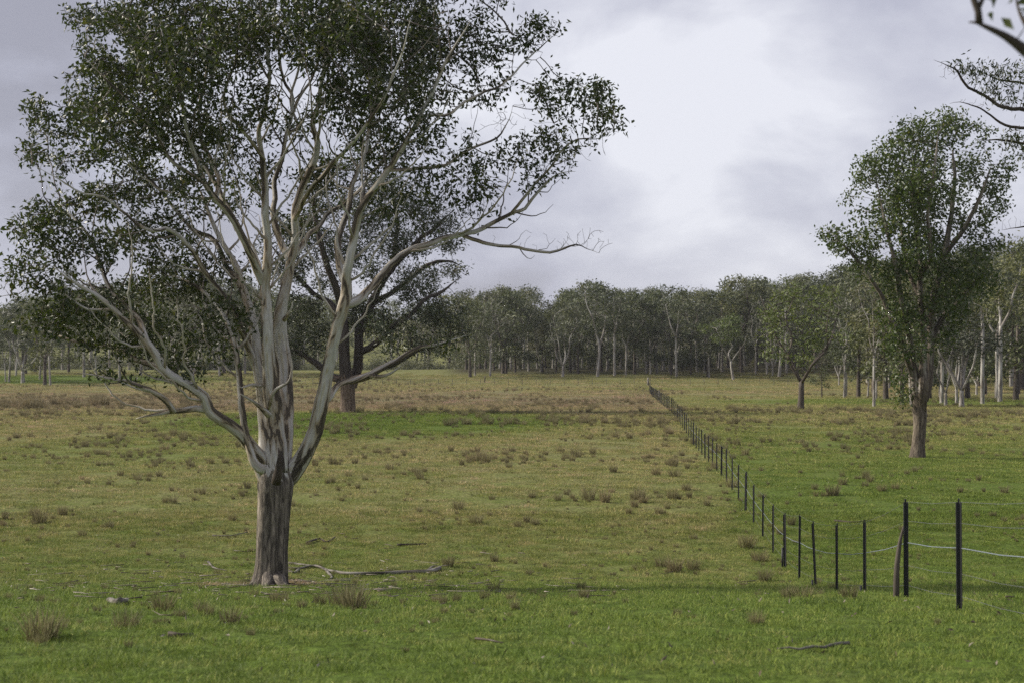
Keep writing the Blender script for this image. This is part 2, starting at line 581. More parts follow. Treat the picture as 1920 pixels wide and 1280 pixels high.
m_leaf = leaf_mat('gum_leaves', [(0, (0.028, 0.040, 0.013)), (0.5, (0.060, 0.080, 0.024)), (0.8, (0.105, 0.120, 0.032)), (1, (0.17, 0.135, 0.045))])
m_leaf_r = leaf_mat('broad_gum_leaves', [(0, (0.030, 0.050, 0.016)), (0.5, (0.066, 0.094, 0.026)), (0.85, (0.115, 0.14, 0.036)), (1, (0.17, 0.15, 0.045))], 0.35)
m_leaf_mid = leaf_mat('fine_leaves', [(0, (0.024, 0.034, 0.016)), (0.6, (0.050, 0.066, 0.026)), (1, (0.095, 0.095, 0.036))], 0.2)
m_leaf_far = leaf_mat('far_gum_leaves', [(0, (0.044, 0.056, 0.028)), (0.55, (0.088, 0.104, 0.048)), (1, (0.16, 0.17, 0.070))], 0.2, 0.6)
m_leaf_grey = leaf_mat('grey_gum_leaves', [(0, (0.062, 0.068, 0.046)), (0.55, (0.118, 0.128, 0.080)), (1, (0.18, 0.18, 0.105))], 0.2, 0.6)
m_leaf_green = leaf_mat('bright_green_leaves', [(0, (0.048, 0.070, 0.022)), (0.55, (0.10, 0.135, 0.038)), (1, (0.17, 0.195, 0.06))], 0.25, 0.6)


def bark_mat(name, stops, scale=7, stretch=0.14, rough_below=None, bump=0.5, dark=(0.085, 0.072, 0.060), light=(0.34, 0.29, 0.235)):
    m, t, b = new_mat(name)
    at = N(t, 'ShaderNodeAttribute', attribute_name='bark')
    mp = N(t, 'ShaderNodeMapping'); mp.inputs['Scale'].default_value = (1, 1, stretch)
    t.links.new(at.outputs['Vector'], mp.inputs[0])
    n1 = noise(t, mp.outputs[0], scale, 4, 0.6, 0.6)
    r1 = ramp(t, stops)
    t.links.new(n1.outputs['Fac'], r1.inputs[0])
    n2 = noise(t, mp.outputs[0], scale * 7, 4, 0.6)
    rr = ramp(t, [(0.3, 0.72), (0.7, 1.15)])
    t.links.new(n2.outputs['Fac'], rr.inputs[0])
    c = mix_c(t, 1, r1.outputs[0], rr.outputs[0], 'MULTIPLY')
    h = n2.outputs['Fac']
    bpn = N(t, 'ShaderNodeBump', ins={'Strength': bump, 'Distance': 0.02})
    if rough_below is not None:
        tc = N(t, 'ShaderNodeTexCoord')
        sx = N(t, 'ShaderNodeSeparateXYZ'); t.links.new(tc.outputs['Object'], sx.inputs[0])
        mpb = N(t, 'ShaderNodeMapping'); mpb.inputs['Scale'].default_value = (1, 1, 0.12)
        t.links.new(at.outputs['Vector'], mpb.inputs[0])
        n4 = noise(t, mpb.outputs[0], 24, 6, 0.72, 0.8)
        n5 = noise(t, mpb.outputs[0], 6, 3, 0.6, 0.3)
        r4 = ramp(t, [(0.40, tuple(q * 0.55 for q in dark)), (0.47, dark), (0.53, tuple((a + q) / 2.4 for a, q in zip(dark, light))), (0.62, light)])
        t.links.new(math_n(t, 'ADD', math_n(t, 'MULTIPLY', n4.outputs['Fac'], 0.65), math_n(t, 'MULTIPLY', n5.outputs['Fac'], 0.35)), r4.inputs[0])
        zz = math_n(t, 'ADD', sx.outputs[2], math_n(t, 'MULTIPLY', math_n(t, 'SUBTRACT', n1.outputs['Fac'], 0.5), 4.6))
        mr = N(t, 'ShaderNodeMapRange'); mr.inputs['From Min'].default_value = rough_below - 0.04; mr.inputs['From Max'].default_value = rough_below + 0.04
        t.links.new(zz, mr.inputs['Value'])
        c = mix_c(t, mr.outputs[0], r4.outputs[0], c)
        hh = N(t, 'ShaderNodeMixRGB')
        t.links.new(mr.outputs[0], hh.inputs[0])
        hm = math_n(t, 'MULTIPLY', n4.outputs['Fac'], 3.5)
        t.links.new(hm, hh.inputs[1])
        t.links.new(math_n(t, 'MULTIPLY', h, 0.25), hh.inputs[2])
        h = hh.outputs[0]
    t.links.new(c, b.inputs['Base Color'])
    t.links.new(h, bpn.inputs['Height'])
    t.links.new(bpn.outputs[0], b.inputs['Normal'])
    b.inputs['Roughness'].default_value = 0.75
    b.inputs['Specular IOR Level'].default_value = 0.25
    return m


PALE = [(0.33, (0.055, 0.045, 0.036)), (0.415, (0.13, 0.105, 0.08)), (0.43, (0.36, 0.29, 0.20)), (0.49, (0.47, 0.43, 0.37)), (0.57, (0.58, 0.56, 0.53)), (0.66, (0.48, 0.43, 0.30)), (0.73, (0.26, 0.20, 0.13))]
m_bark = bark_mat('patchy_gum_bark', PALE, 4.6, 0.16, 2.25)
m_bark_limb = bark_mat('peeling_limb_bark', PALE, 5.5, 0.12)
m_twig = bark_mat('twig_bark', [(0.35, (0.07, 0.056, 0.046)), (0.55, (0.20, 0.17, 0.145)), (0.7, (0.36, 0.33, 0.30))], 6, 0.3)
m_bark_dark = bark_mat('dark_rough_bark', [(0.35, (0.04, 0.032, 0.027)), (0.55, (0.085, 0.066, 0.052)), (0.7, (0.16, 0.13, 0.105))], 5, 0.15)
m_bark_mid = bark_mat('red_brown_bark', [(0.35, (0.035, 0.028, 0.024)), (0.6, (0.07, 0.056, 0.046)), (0.75, (0.11, 0.09, 0.075))], 4, 0.15, 2.4, 0.6, (0.13, 0.09, 0.065), (0.36, 0.27, 0.20))
m_bark_r = bark_mat('grey_gum_bark', [(0.30, (0.05, 0.04, 0.032)), (0.45, (0.11, 0.088, 0.07)), (0.52, (0.23, 0.20, 0.165)), (0.66, (0.36, 0.33, 0.29))], 4, 0.16, 3.2, 0.6, (0.085, 0.066, 0.05), (0.28, 0.23, 0.17))
m_bark_far = bark_mat('white_trunk_bark', [(0.36, (0.12, 0.10, 0.085)), (0.47, (0.30, 0.275, 0.25)), (0.62, (0.54, 0.52, 0.49))], 2.2, 0.2)
m_bark_far_d = bark_mat('brown_trunk_bark', [(0.35, (0.05, 0.04, 0.034)), (0.5, (0.10, 0.082, 0.068)), (0.7, (0.22, 0.19, 0.16))], 2.2, 0.2)
m_log = bark_mat('weathered_wood', [(0.38, (0.06, 0.05, 0.042)), (0.5, (0.20, 0.18, 0.155)), (0.66, (0.40, 0.38, 0.35))], 8, 0.15)

m_post, t, b = new_mat('black_steel')
b.inputs['Base Color'].default_value = (0.012, 0.012, 0.015, 1); b.inputs['Roughness'].default_value = 0.55
m_wire, t, b = new_mat('galvanised_wire')
b.inputs['Base Color'].default_value = (0.20, 0.205, 0.21, 1); b.inputs['Roughness'].default_value = 0.5; b.inputs['Metallic'].default_value = 0.5
m_tape, t, b = new_mat('pale_blue_wire')
b.inputs['Base Color'].default_value = (0.22, 0.25, 0.31, 1); b.inputs['Roughness'].default_value = 0.6
m_chip, t, b = new_mat('dry_litter')
at = N(t, 'ShaderNodeAttribute', attribute_name='rnd')
r_ = ramp(t, [(0, (0.05, 0.035, 0.025)), (0.55, (0.13, 0.095, 0.06)), (1, (0.36, 0.32, 0.27))])
t.links.new(at.outputs['Fac'], r_.inputs[0]); t.links.new(r_.outputs[0], b.inputs['Base Color'])

# ------------------------------------------------------------------ ground
ys = np.concatenate([np.linspace(-60, 6, 30, endpoint=False), 6 * (1400 / 6) ** np.linspace(0, 1, 620)])
u = np.linspace(-1, 1, 521)
gx, gy = np.meshgrid(u, ys)
halfw = np.clip(np.abs(gy) * 0.62 + 14, 45, 900)
X = np.sign(gx) * (np.abs(gx) * 0.55 + 0.45 * np.abs(gx) ** 3) * halfw * 1.0
Z = terrain(X, gy)
nyy, nxx = X.shape
V = np.stack([X, gy, Z], -1).reshape(-1, 3)
i, j = np.meshgrid(np.arange(nyy - 1), np.arange(nxx - 1), indexing='ij')
a = i * nxx + j
ground = link('ground', mesh_np('ground', V, [np.stack([a, a + 1, a + nxx + 1, a + nxx], -1).reshape(-1, 4)], None, [m_ground], True))
tag(ground, kind='structure')


# ------------------------------------------------------------------ grass sources and scatter
def blade_clump(name, n, rad, h, w, lean, mat, seed, curl=0.3):
    r = np.random.default_rng(seed)
    rr = rad * np.sqrt(r.random(n)); an = r.random(n) * 6.283
    bx = np.stack([rr * np.cos(an), rr * np.sin(an), np.full(n, -0.01)], 1)
    hh = h * r.uniform(0.45, 1.15, n) * (1 - 0.3 * rr / rad)
    dr = an + r.normal(0, 0.9, n)
    ln_ = lean * r.uniform(0.2, 1.3, n) * hh
    tip = bx + np.stack([np.cos(dr) * ln_, np.sin(dr) * ln_, hh * (1 - 0.25 * (ln_ / hh) ** 2)], 1)
    md = bx * 0.5 + tip * 0.5; md[:, 2] += hh * curl * 0.35
    wa = r.random(n) * 6.283
    wv = np.stack([np.cos(wa), np.sin(wa), np.zeros(n)], 1) * (w * r.uniform(0.7, 1.3, n))[:, None]
    V = np.stack([bx - wv / 2, bx + wv / 2, md + wv * 0.4, md - wv * 0.4, tip], 1).reshape(-1, 3)
    i = np.arange(n) * 5
    q = np.stack([i, i + 1, i + 2, i + 3], 1); tr = np.stack([i + 3, i + 2, i + 4], 1)
    return mesh_np(name, V, [q, tr], {'rnd': np.repeat(r.random(n), 5)}, [mat])


def scatter(name, pts, scl, rotz, idx, sources, sclz=None, tilt=None):
    me = bpy.data.meshes.new(name)
    n = len(pts)
    me.vertices.add(n); me.vertices.foreach_set('co', np.asarray(pts, np.float32).ravel())
    sv3 = np.stack([scl, scl, scl if sclz is None else sclz], 1)
    rv = np.zeros((n, 3)); rv[:, 2] = rotz
    if tilt is not None: rv[:, :2] = tilt
    for nm, ar in (('iscale', sv3), ('irot', rv)):
        at = me.attributes.new(nm, 'FLOAT_VECTOR', 'POINT'); at.data.foreach_set('vector', np.asarray(ar, np.float32).ravel())
    at = me.attributes.new('iidx', 'INT', 'POINT'); at.data.foreach_set('value', np.asarray(idx, np.int32))
    o = link(name, me)
    g = bpy.data.node_groups.new(name + '_scatter', 'GeometryNodeTree')
    g.interface.new_socket('Geometry', in_out='INPUT', socket_type='NodeSocketGeometry')
    g.interface.new_socket('Geometry', in_out='OUTPUT', socket_type='NodeSocketGeometry')
    gi = g.nodes.new('NodeGroupInput'); go = g.nodes.new('NodeGroupOutput')
    ip = g.nodes.new('GeometryNodeInstanceOnPoints')
    jn = g.nodes.new('GeometryNodeJoinGeometry')
    for s in reversed(sources):
        oi = g.nodes.new('GeometryNodeObjectInfo'); oi.inputs['Object'].default_value = s
        oi.inputs['As Instance'].default_value = True
        g.links.new(oi.outputs['Geometry'], jn.inputs[0])
    g.links.new(jn.outputs[0], ip.inputs['Instance'])
    ip.inputs['Pick Instance'].default_value = True

    def na(nm, ty):
        a = g.nodes.new('GeometryNodeInputNamedAttribute'); a.data_type = ty; a.inputs['Name'].default_value = nm
        return [q for q in a.outputs if q.enabled][0]
    g.links.new(na('iscale', 'FLOAT_VECTOR'), ip.inputs['Scale'])
    g.links.new(na('iidx', 'INT'), ip.inputs['Instance Index'])
    e2r = g.nodes.new('FunctionNodeEulerToRotation')
    g.links.new(na('irot', 'FLOAT_VECTOR'), e2r.inputs[0])
    g.links.new(e2r.outputs[0], ip.inputs['Rotation'])
    g.links.new(gi.outputs[0], ip.inputs['Points'])
    g.links.new(ip.outputs[0], go.inputs[0])
    md = o.modifiers.new('scatter', 'NODES'); md.node_group = g
    return o


def field_points(n, y0, y1, power=1.0, margin=5.0, seed=0):
    r = np.random.default_rng(seed)
    y = (y0 ** (2 * power) + r.random(n) * (y1 ** (2 * power) - y0 ** (2 * power))) ** (1 / (2 * power))
    x = r.uniform(-1, 1, n) * (0.365 * y + margin)
    return x, y


grass_src = []
for k in range(4):
    me = blade_clump('grass_tuft', 60, 0.16, 0.036 + 0.012 * k, 0.0048, 1.2, m_grass, 100 + k)
    gx_, gy_ = (-1.5 + k * 1.1, 9.6 + 0.3 * k)
    o = link('grass_tuft', me, None, (gx_, gy_, float(terrain(gx_, gy_))))
    tag(o, 'short green grazed grass at the foot of the picture', 'grass', kind='stuff')
    grass_src.append(o)

x, y = field_points(46000, 8, 42, 0.75, 3, 1)
keep = (fbm(x * 0.9, y * 0.9, 3) > 0.28) & (fbm(x * 4 + 7, y * 3, 2) > 0.30)
x, y = x[keep], y[keep]
sc = rng.uniform(0.7, 1.25, len(x)) * (1 + y / 60)
o = scatter('short_grass', np.stack([x, y, terrain(x, y)], 1), sc, rng.random(len(x)) * 6.28, rng.integers(0, 4, len(x)), grass_src, sc * (0.45 + 1.1 * rng.random(len(x)) ** 2))
tag(o, 'short grazed grass covering the near slope of the paddock', 'grass', kind='stuff')
x, y = field_points(75000, 38, 130, 0.7, 6, 2)
keep = fbm(x * 0.45 + 9, y * 0.45, 3) > 0.34
x, y = x[keep], y[keep]
sc = rng.uniform(1.3, 2.6, len(x)) * (0.7 + y / 90)
o = scatter('field_grass', np.stack([x, y, terrain(x, y)], 1), sc, rng.random(len(x)) * 6.28, rng.integers(0, 4, len(x)), grass_src, sc * rng.uniform(0.4, 1.0, len(x)))
tag(o, 'olive and straw coloured grass across the middle of the field', 'grass', kind='stuff')

x, y = field_points(42000, 122, 292, 0.75, 8, 4)
keep = (fbm(x * 0.12 + 9, y * 0.12, 3) > 0.36) & ((y < 278) | (x < -20))
x, y = x[keep], y[keep]
sc = rng.uniform(2.2, 4.2, len(x)) * (0.6 + y / 220)
o = scatter('far_grass', np.stack([x, y, terrain(x, y)], 1), sc, rng.random(len(x)) * 6.28, rng.integers(0, 4, len(x)), grass_src, sc * rng.uniform(0.5, 1.2, len(x)))
tag(o, 'rank straw and olive grass of the far field', 'grass', kind='stuff')

# rush tussocks
rush_src = []
for k in range(3):
    me = blade_clump('rush_tussock', 150, 0.10 + 0.02 * k, 0.42, 0.008, 0.42, m_rush, 200 + k, 0.2)
    rush_src.append(me)
named = [
    (1265, 1072, 1.25, 'dense brown rush tussock in the hollow left of the fence, widest of its patch'),
    (1300, 1068, 1.0, 'brown rush tussock touching the right side of the widest hollow clump'),
    (1238, 1062, 0.9, 'small brown rush tussock on the left edge of the hollow patch'),
    (840, 1062, 0.95, 'slim upright rush tussock just past the tip of the fallen branch'),
    (662, 1140, 1.1, 'wide brown rush tussock in the shade right of the big tree foot'),
    (640, 1136, 0.85, 'short rush tussock merging with the wide shaded clump on its left'),
    (600, 1135, 0.6, 'low rush tussock between the big trunk and the wide shaded clump'),
    (1400, 1025, 1.3, 'reddish brown rush tussock beside the fence, upper one of a string of clumps'),
    (1425, 1052, 1.1, 'reddish brown rush tussock in the middle of the string beside the fence'),
    (1435, 1090, 1.0, 'reddish brown rush tussock, lowest of the string beside the fence'),
    (1478, 1122, 0.62, 'pale tan rush tussock below the leaning post, left one of a pair'),
    (1505, 1122, 0.66, 'pale tan rush tussock below the leaning post, right one of a pair'),
    (1592, 1124, 0.7, 'flattened brown tussock at the foot of the slim post right of the bend'),
    (1090, 1105, 0.6, 'small lone brown tussock in green grass midway between tree and fence'),
    (927, 1108, 0.7, 'thin wispy rush tussock on open grass below the fallen branch tip'),
    (927, 1052, 0.7, 'small rush tussock right of the slim one past the branch tip'),
    (436, 975, 0.75, 'small rush tussock in dry grass just left of the big trunk'),
    (153, 1005, 0.7, 'dark rush tussock at the left, lower of two in olive grass'),
    (205, 990, 0.8, 'dark rush tussock at the left, upper of two in olive grass'),
    (78, 1198, 0.95, 'brown rush tussock low at the left edge of the bright green grass'),
    (237, 1180, 0.65, 'small brown tussock among fallen twigs left of the big tree'),
    (307, 1148, 0.8, 'upright dark tussock among fallen bark left of the big tree'),
    (430, 1170, 0.6, 'low tussock in twig litter below the left root of the big tree'),
    (524, 1130, 0.7, 'thin tussock straight in front of the big trunk foot'),
    (992, 1078, 0.5, 'tiny brown tussock alone on green grass right of the fallen branch'),
    (1580, 908, 1.0, 'dark round tussock right of the fence below the two-stemmed distant tree'),
    (1622, 911, 0.7, 'smaller dark tussock close right of the round one in the right paddock'),
    (1800, 922, 0.7, 'dark tussock just above the top of the nearest fence post'),
    (1418, 1170, 0.5, 'low greenish tussock on the near slope left of the pale log'),
    (1300, 1010, 0.6, 'small dark tussock above the hollow patch left of the fence'),
    (1190, 950, 0.9, 'spreading dry tussock in the open left paddock midway to the fence'),
    (1230, 890, 1.2, 'tall dry tussock against olive grass left of the fence posts'),
    (1265, 893, 1.2, 'bushy dry tussock just left of the receding fence posts'),
    (1150, 885, 1.1, 'brown tussock at the left end of the dry row before the fence'),
    (730, 880, 1.0, 'small brown tussock in olive grass right of the curved right limb'),
]
first = {}
for k, (px, py, s, lab) in enumerate(named):
    p = ground_at(px, py)
    o = link('rush_tussock', rush_src[k % 3], None, tuple(p))
    o.scale = (s * 1.15, s * 1.15, s * 0.9); o.rotation_euler = (0, 0, k * 1.3)
    tag(o, lab, 'tussock', 'brown rush tussocks standing in the pasture')
    if k % 3 not in first: first[k % 3] = o
rs = [first[0], first[1], first[2]]


def rush_band(name, label, n, y0, y1, thr, freq, smin, smax, seed, xf=None, power=0.8, dens=0.7):
    x, y = field_points(n, y0, y1, power, 6, seed)
    d = fbm(x * freq + seed, y * freq * 0.7 + seed * 3, 4)
    rs0 = np.random.default_rng(seed + 7)
    keep = (d > thr + rs0.normal(0, 0.05, len(d))) & (rs0.random(len(d)) < dens)
    d = np.maximum(d, thr)
    if xf is not None: keep &= xf(x, y)
    x, y, d = x[keep], y[keep], d[keep]
    r = np.random.default_rng(seed)
    sc = (smin * 0.8 + (smax * 1.25 - smin * 0.8) * r.random(len(x)) ** 2) * (0.75 + 2.2 * (d - thr))
    o = scatter(name, np.stack([x, y, terrain(x, y)], 1), sc * 1.0, r.random(len(x)) * 6.28, r.integers(0, 3, len(x)), rs, sc * r.uniform(0.6, 1.1, len(x)))
    tag(o, label, 'rushes', kind='stuff')


def right_of(x, y): return x > FX0 + FS * (y - FY0)


rush_band('near_rushes', 'small scattered rush clumps in the near grass', 3200, 11, 42, 0.44, 0.35, 0.10, 0.34, 31)
rush_band('left_rushes', 'scattered brown rush clumps over the left paddock', 6500, 38, 110, 0.48, 0.22, 0.4, 1.0, 32, lambda x, y: ~right_of(x, y))
rush_band('right_rushes', 'scattered brown rush clumps over the right paddock', 17000, 36, 125, 0.44, 0.22, 0.28, 1.0, 33, lambda x, y: right_of(x, y) & (np.random.default_rng(3).random(len(x)) < 0.22 + 0.78 * np.clip((y - 55) / 35, 0, 1) * (y < 112)))
rush_band('far_rushes', 'band of tall brown rushes and straw crossing the far field', 15000, 98, 215, 0.46, 0.09, 0.45, 1.05, 34, lambda x, y: (fbm(x * 0.2, y * 0.05 + 4, 3) > 0.42 + 0.22 * np.abs((y - 145) / 55)) & (~right_of(x, y) | (fbm(x * 0.1, y * 0.1, 2) > 0.5)))
rush_band('left_reed_bank', 'dark bank of tall reeds crossing the field at the left', 1700, 110, 130, 0.36, 0.1, 0.7, 2.0, 35, lambda x, y: x < -22)
rush_band('shadow_band_reeds', 'reed clumps added to darken the shadow band right of the spreading tree', 2600, 84, 99, 0.28, 0.2, 0.5, 1.5, 36, lambda x, y: np.random.default_rng(9).random(len(x)) < 1.15 * np.exp(-((x - 3.5) / 6.5) ** 2 - ((y - 91 - 1.5 * np.sin(x * 0.7)) / 3.2) ** 2), dens=1.0)  # dense clumps stand in for the dark shadow band the tree casts
rush_band('distant_rushes', 'sparse tussocks on the olive far field', 5000, 195, 285, 0.5, 0.05, 0.7, 1.5, 37)


# ------------------------------------------------------------------ trees: common
def lobes_to_att(lobes, Y, n, mpp, seed, thick=1.0, clump=0.40, cs=26):
    """crown lobes given as (px, py, rx, ry, depth offset, weight) at the tree's own distance"""
    r = np.random.default_rng(seed)
    w = np.array([l[2] * l[3] * l[5] for l in lobes], float); w /= w.sum()
    out = []
    for l, c in zip(lobes, r.multinomial(n, w)):
        if not c: continue
        v = r.normal(0, 1, (c, 3)); v /= np.linalg.norm(v, axis=1, keepdims=True)
        v *= r.random((c, 1)) ** (1 / 2.6)
        yy = Y + l[4] + v[:, 1] * max(l[2], l[3]) * mpp * thick
        px = l[0] + v[:, 0] * l[2]; py = l[1] + v[:, 2] * l[3]
        cell = cs * (0.0375 / mpp) ** 0.5 if clump else 0
        for a_, b_, c_ in zip(px, py, yy):
            if clump and vnoise(a_ / cell + 50, b_ / cell * 1.3 + 50 + (c_ - Y) / mpp / 60) < clump: continue
            out.append(P(a_, b_, c_))
    return np.array(out)


def limb_pts(spec, Y, off):
    pts = np.array([P(s[0], s[1], Y + s[3]) for s in spec]) - off
    rad = np.array([s[2] for s in spec]) / F * Y
    return pts, rad


class Skel:
    def __init__(self): self.nd = []; self.pa = []

    def add(self, pts):
        n0 = len(self.nd)
        for k, p in enumerate(pts):
            self.nd.append(p); self.pa.append(n0 + k - 1 if k else -1)


def leaf_nodes(nd, kids, dtt, n0, maxd):
    return np.array([nd[i] for i in range(n0, len(nd)) if dtt[i] <= maxd])


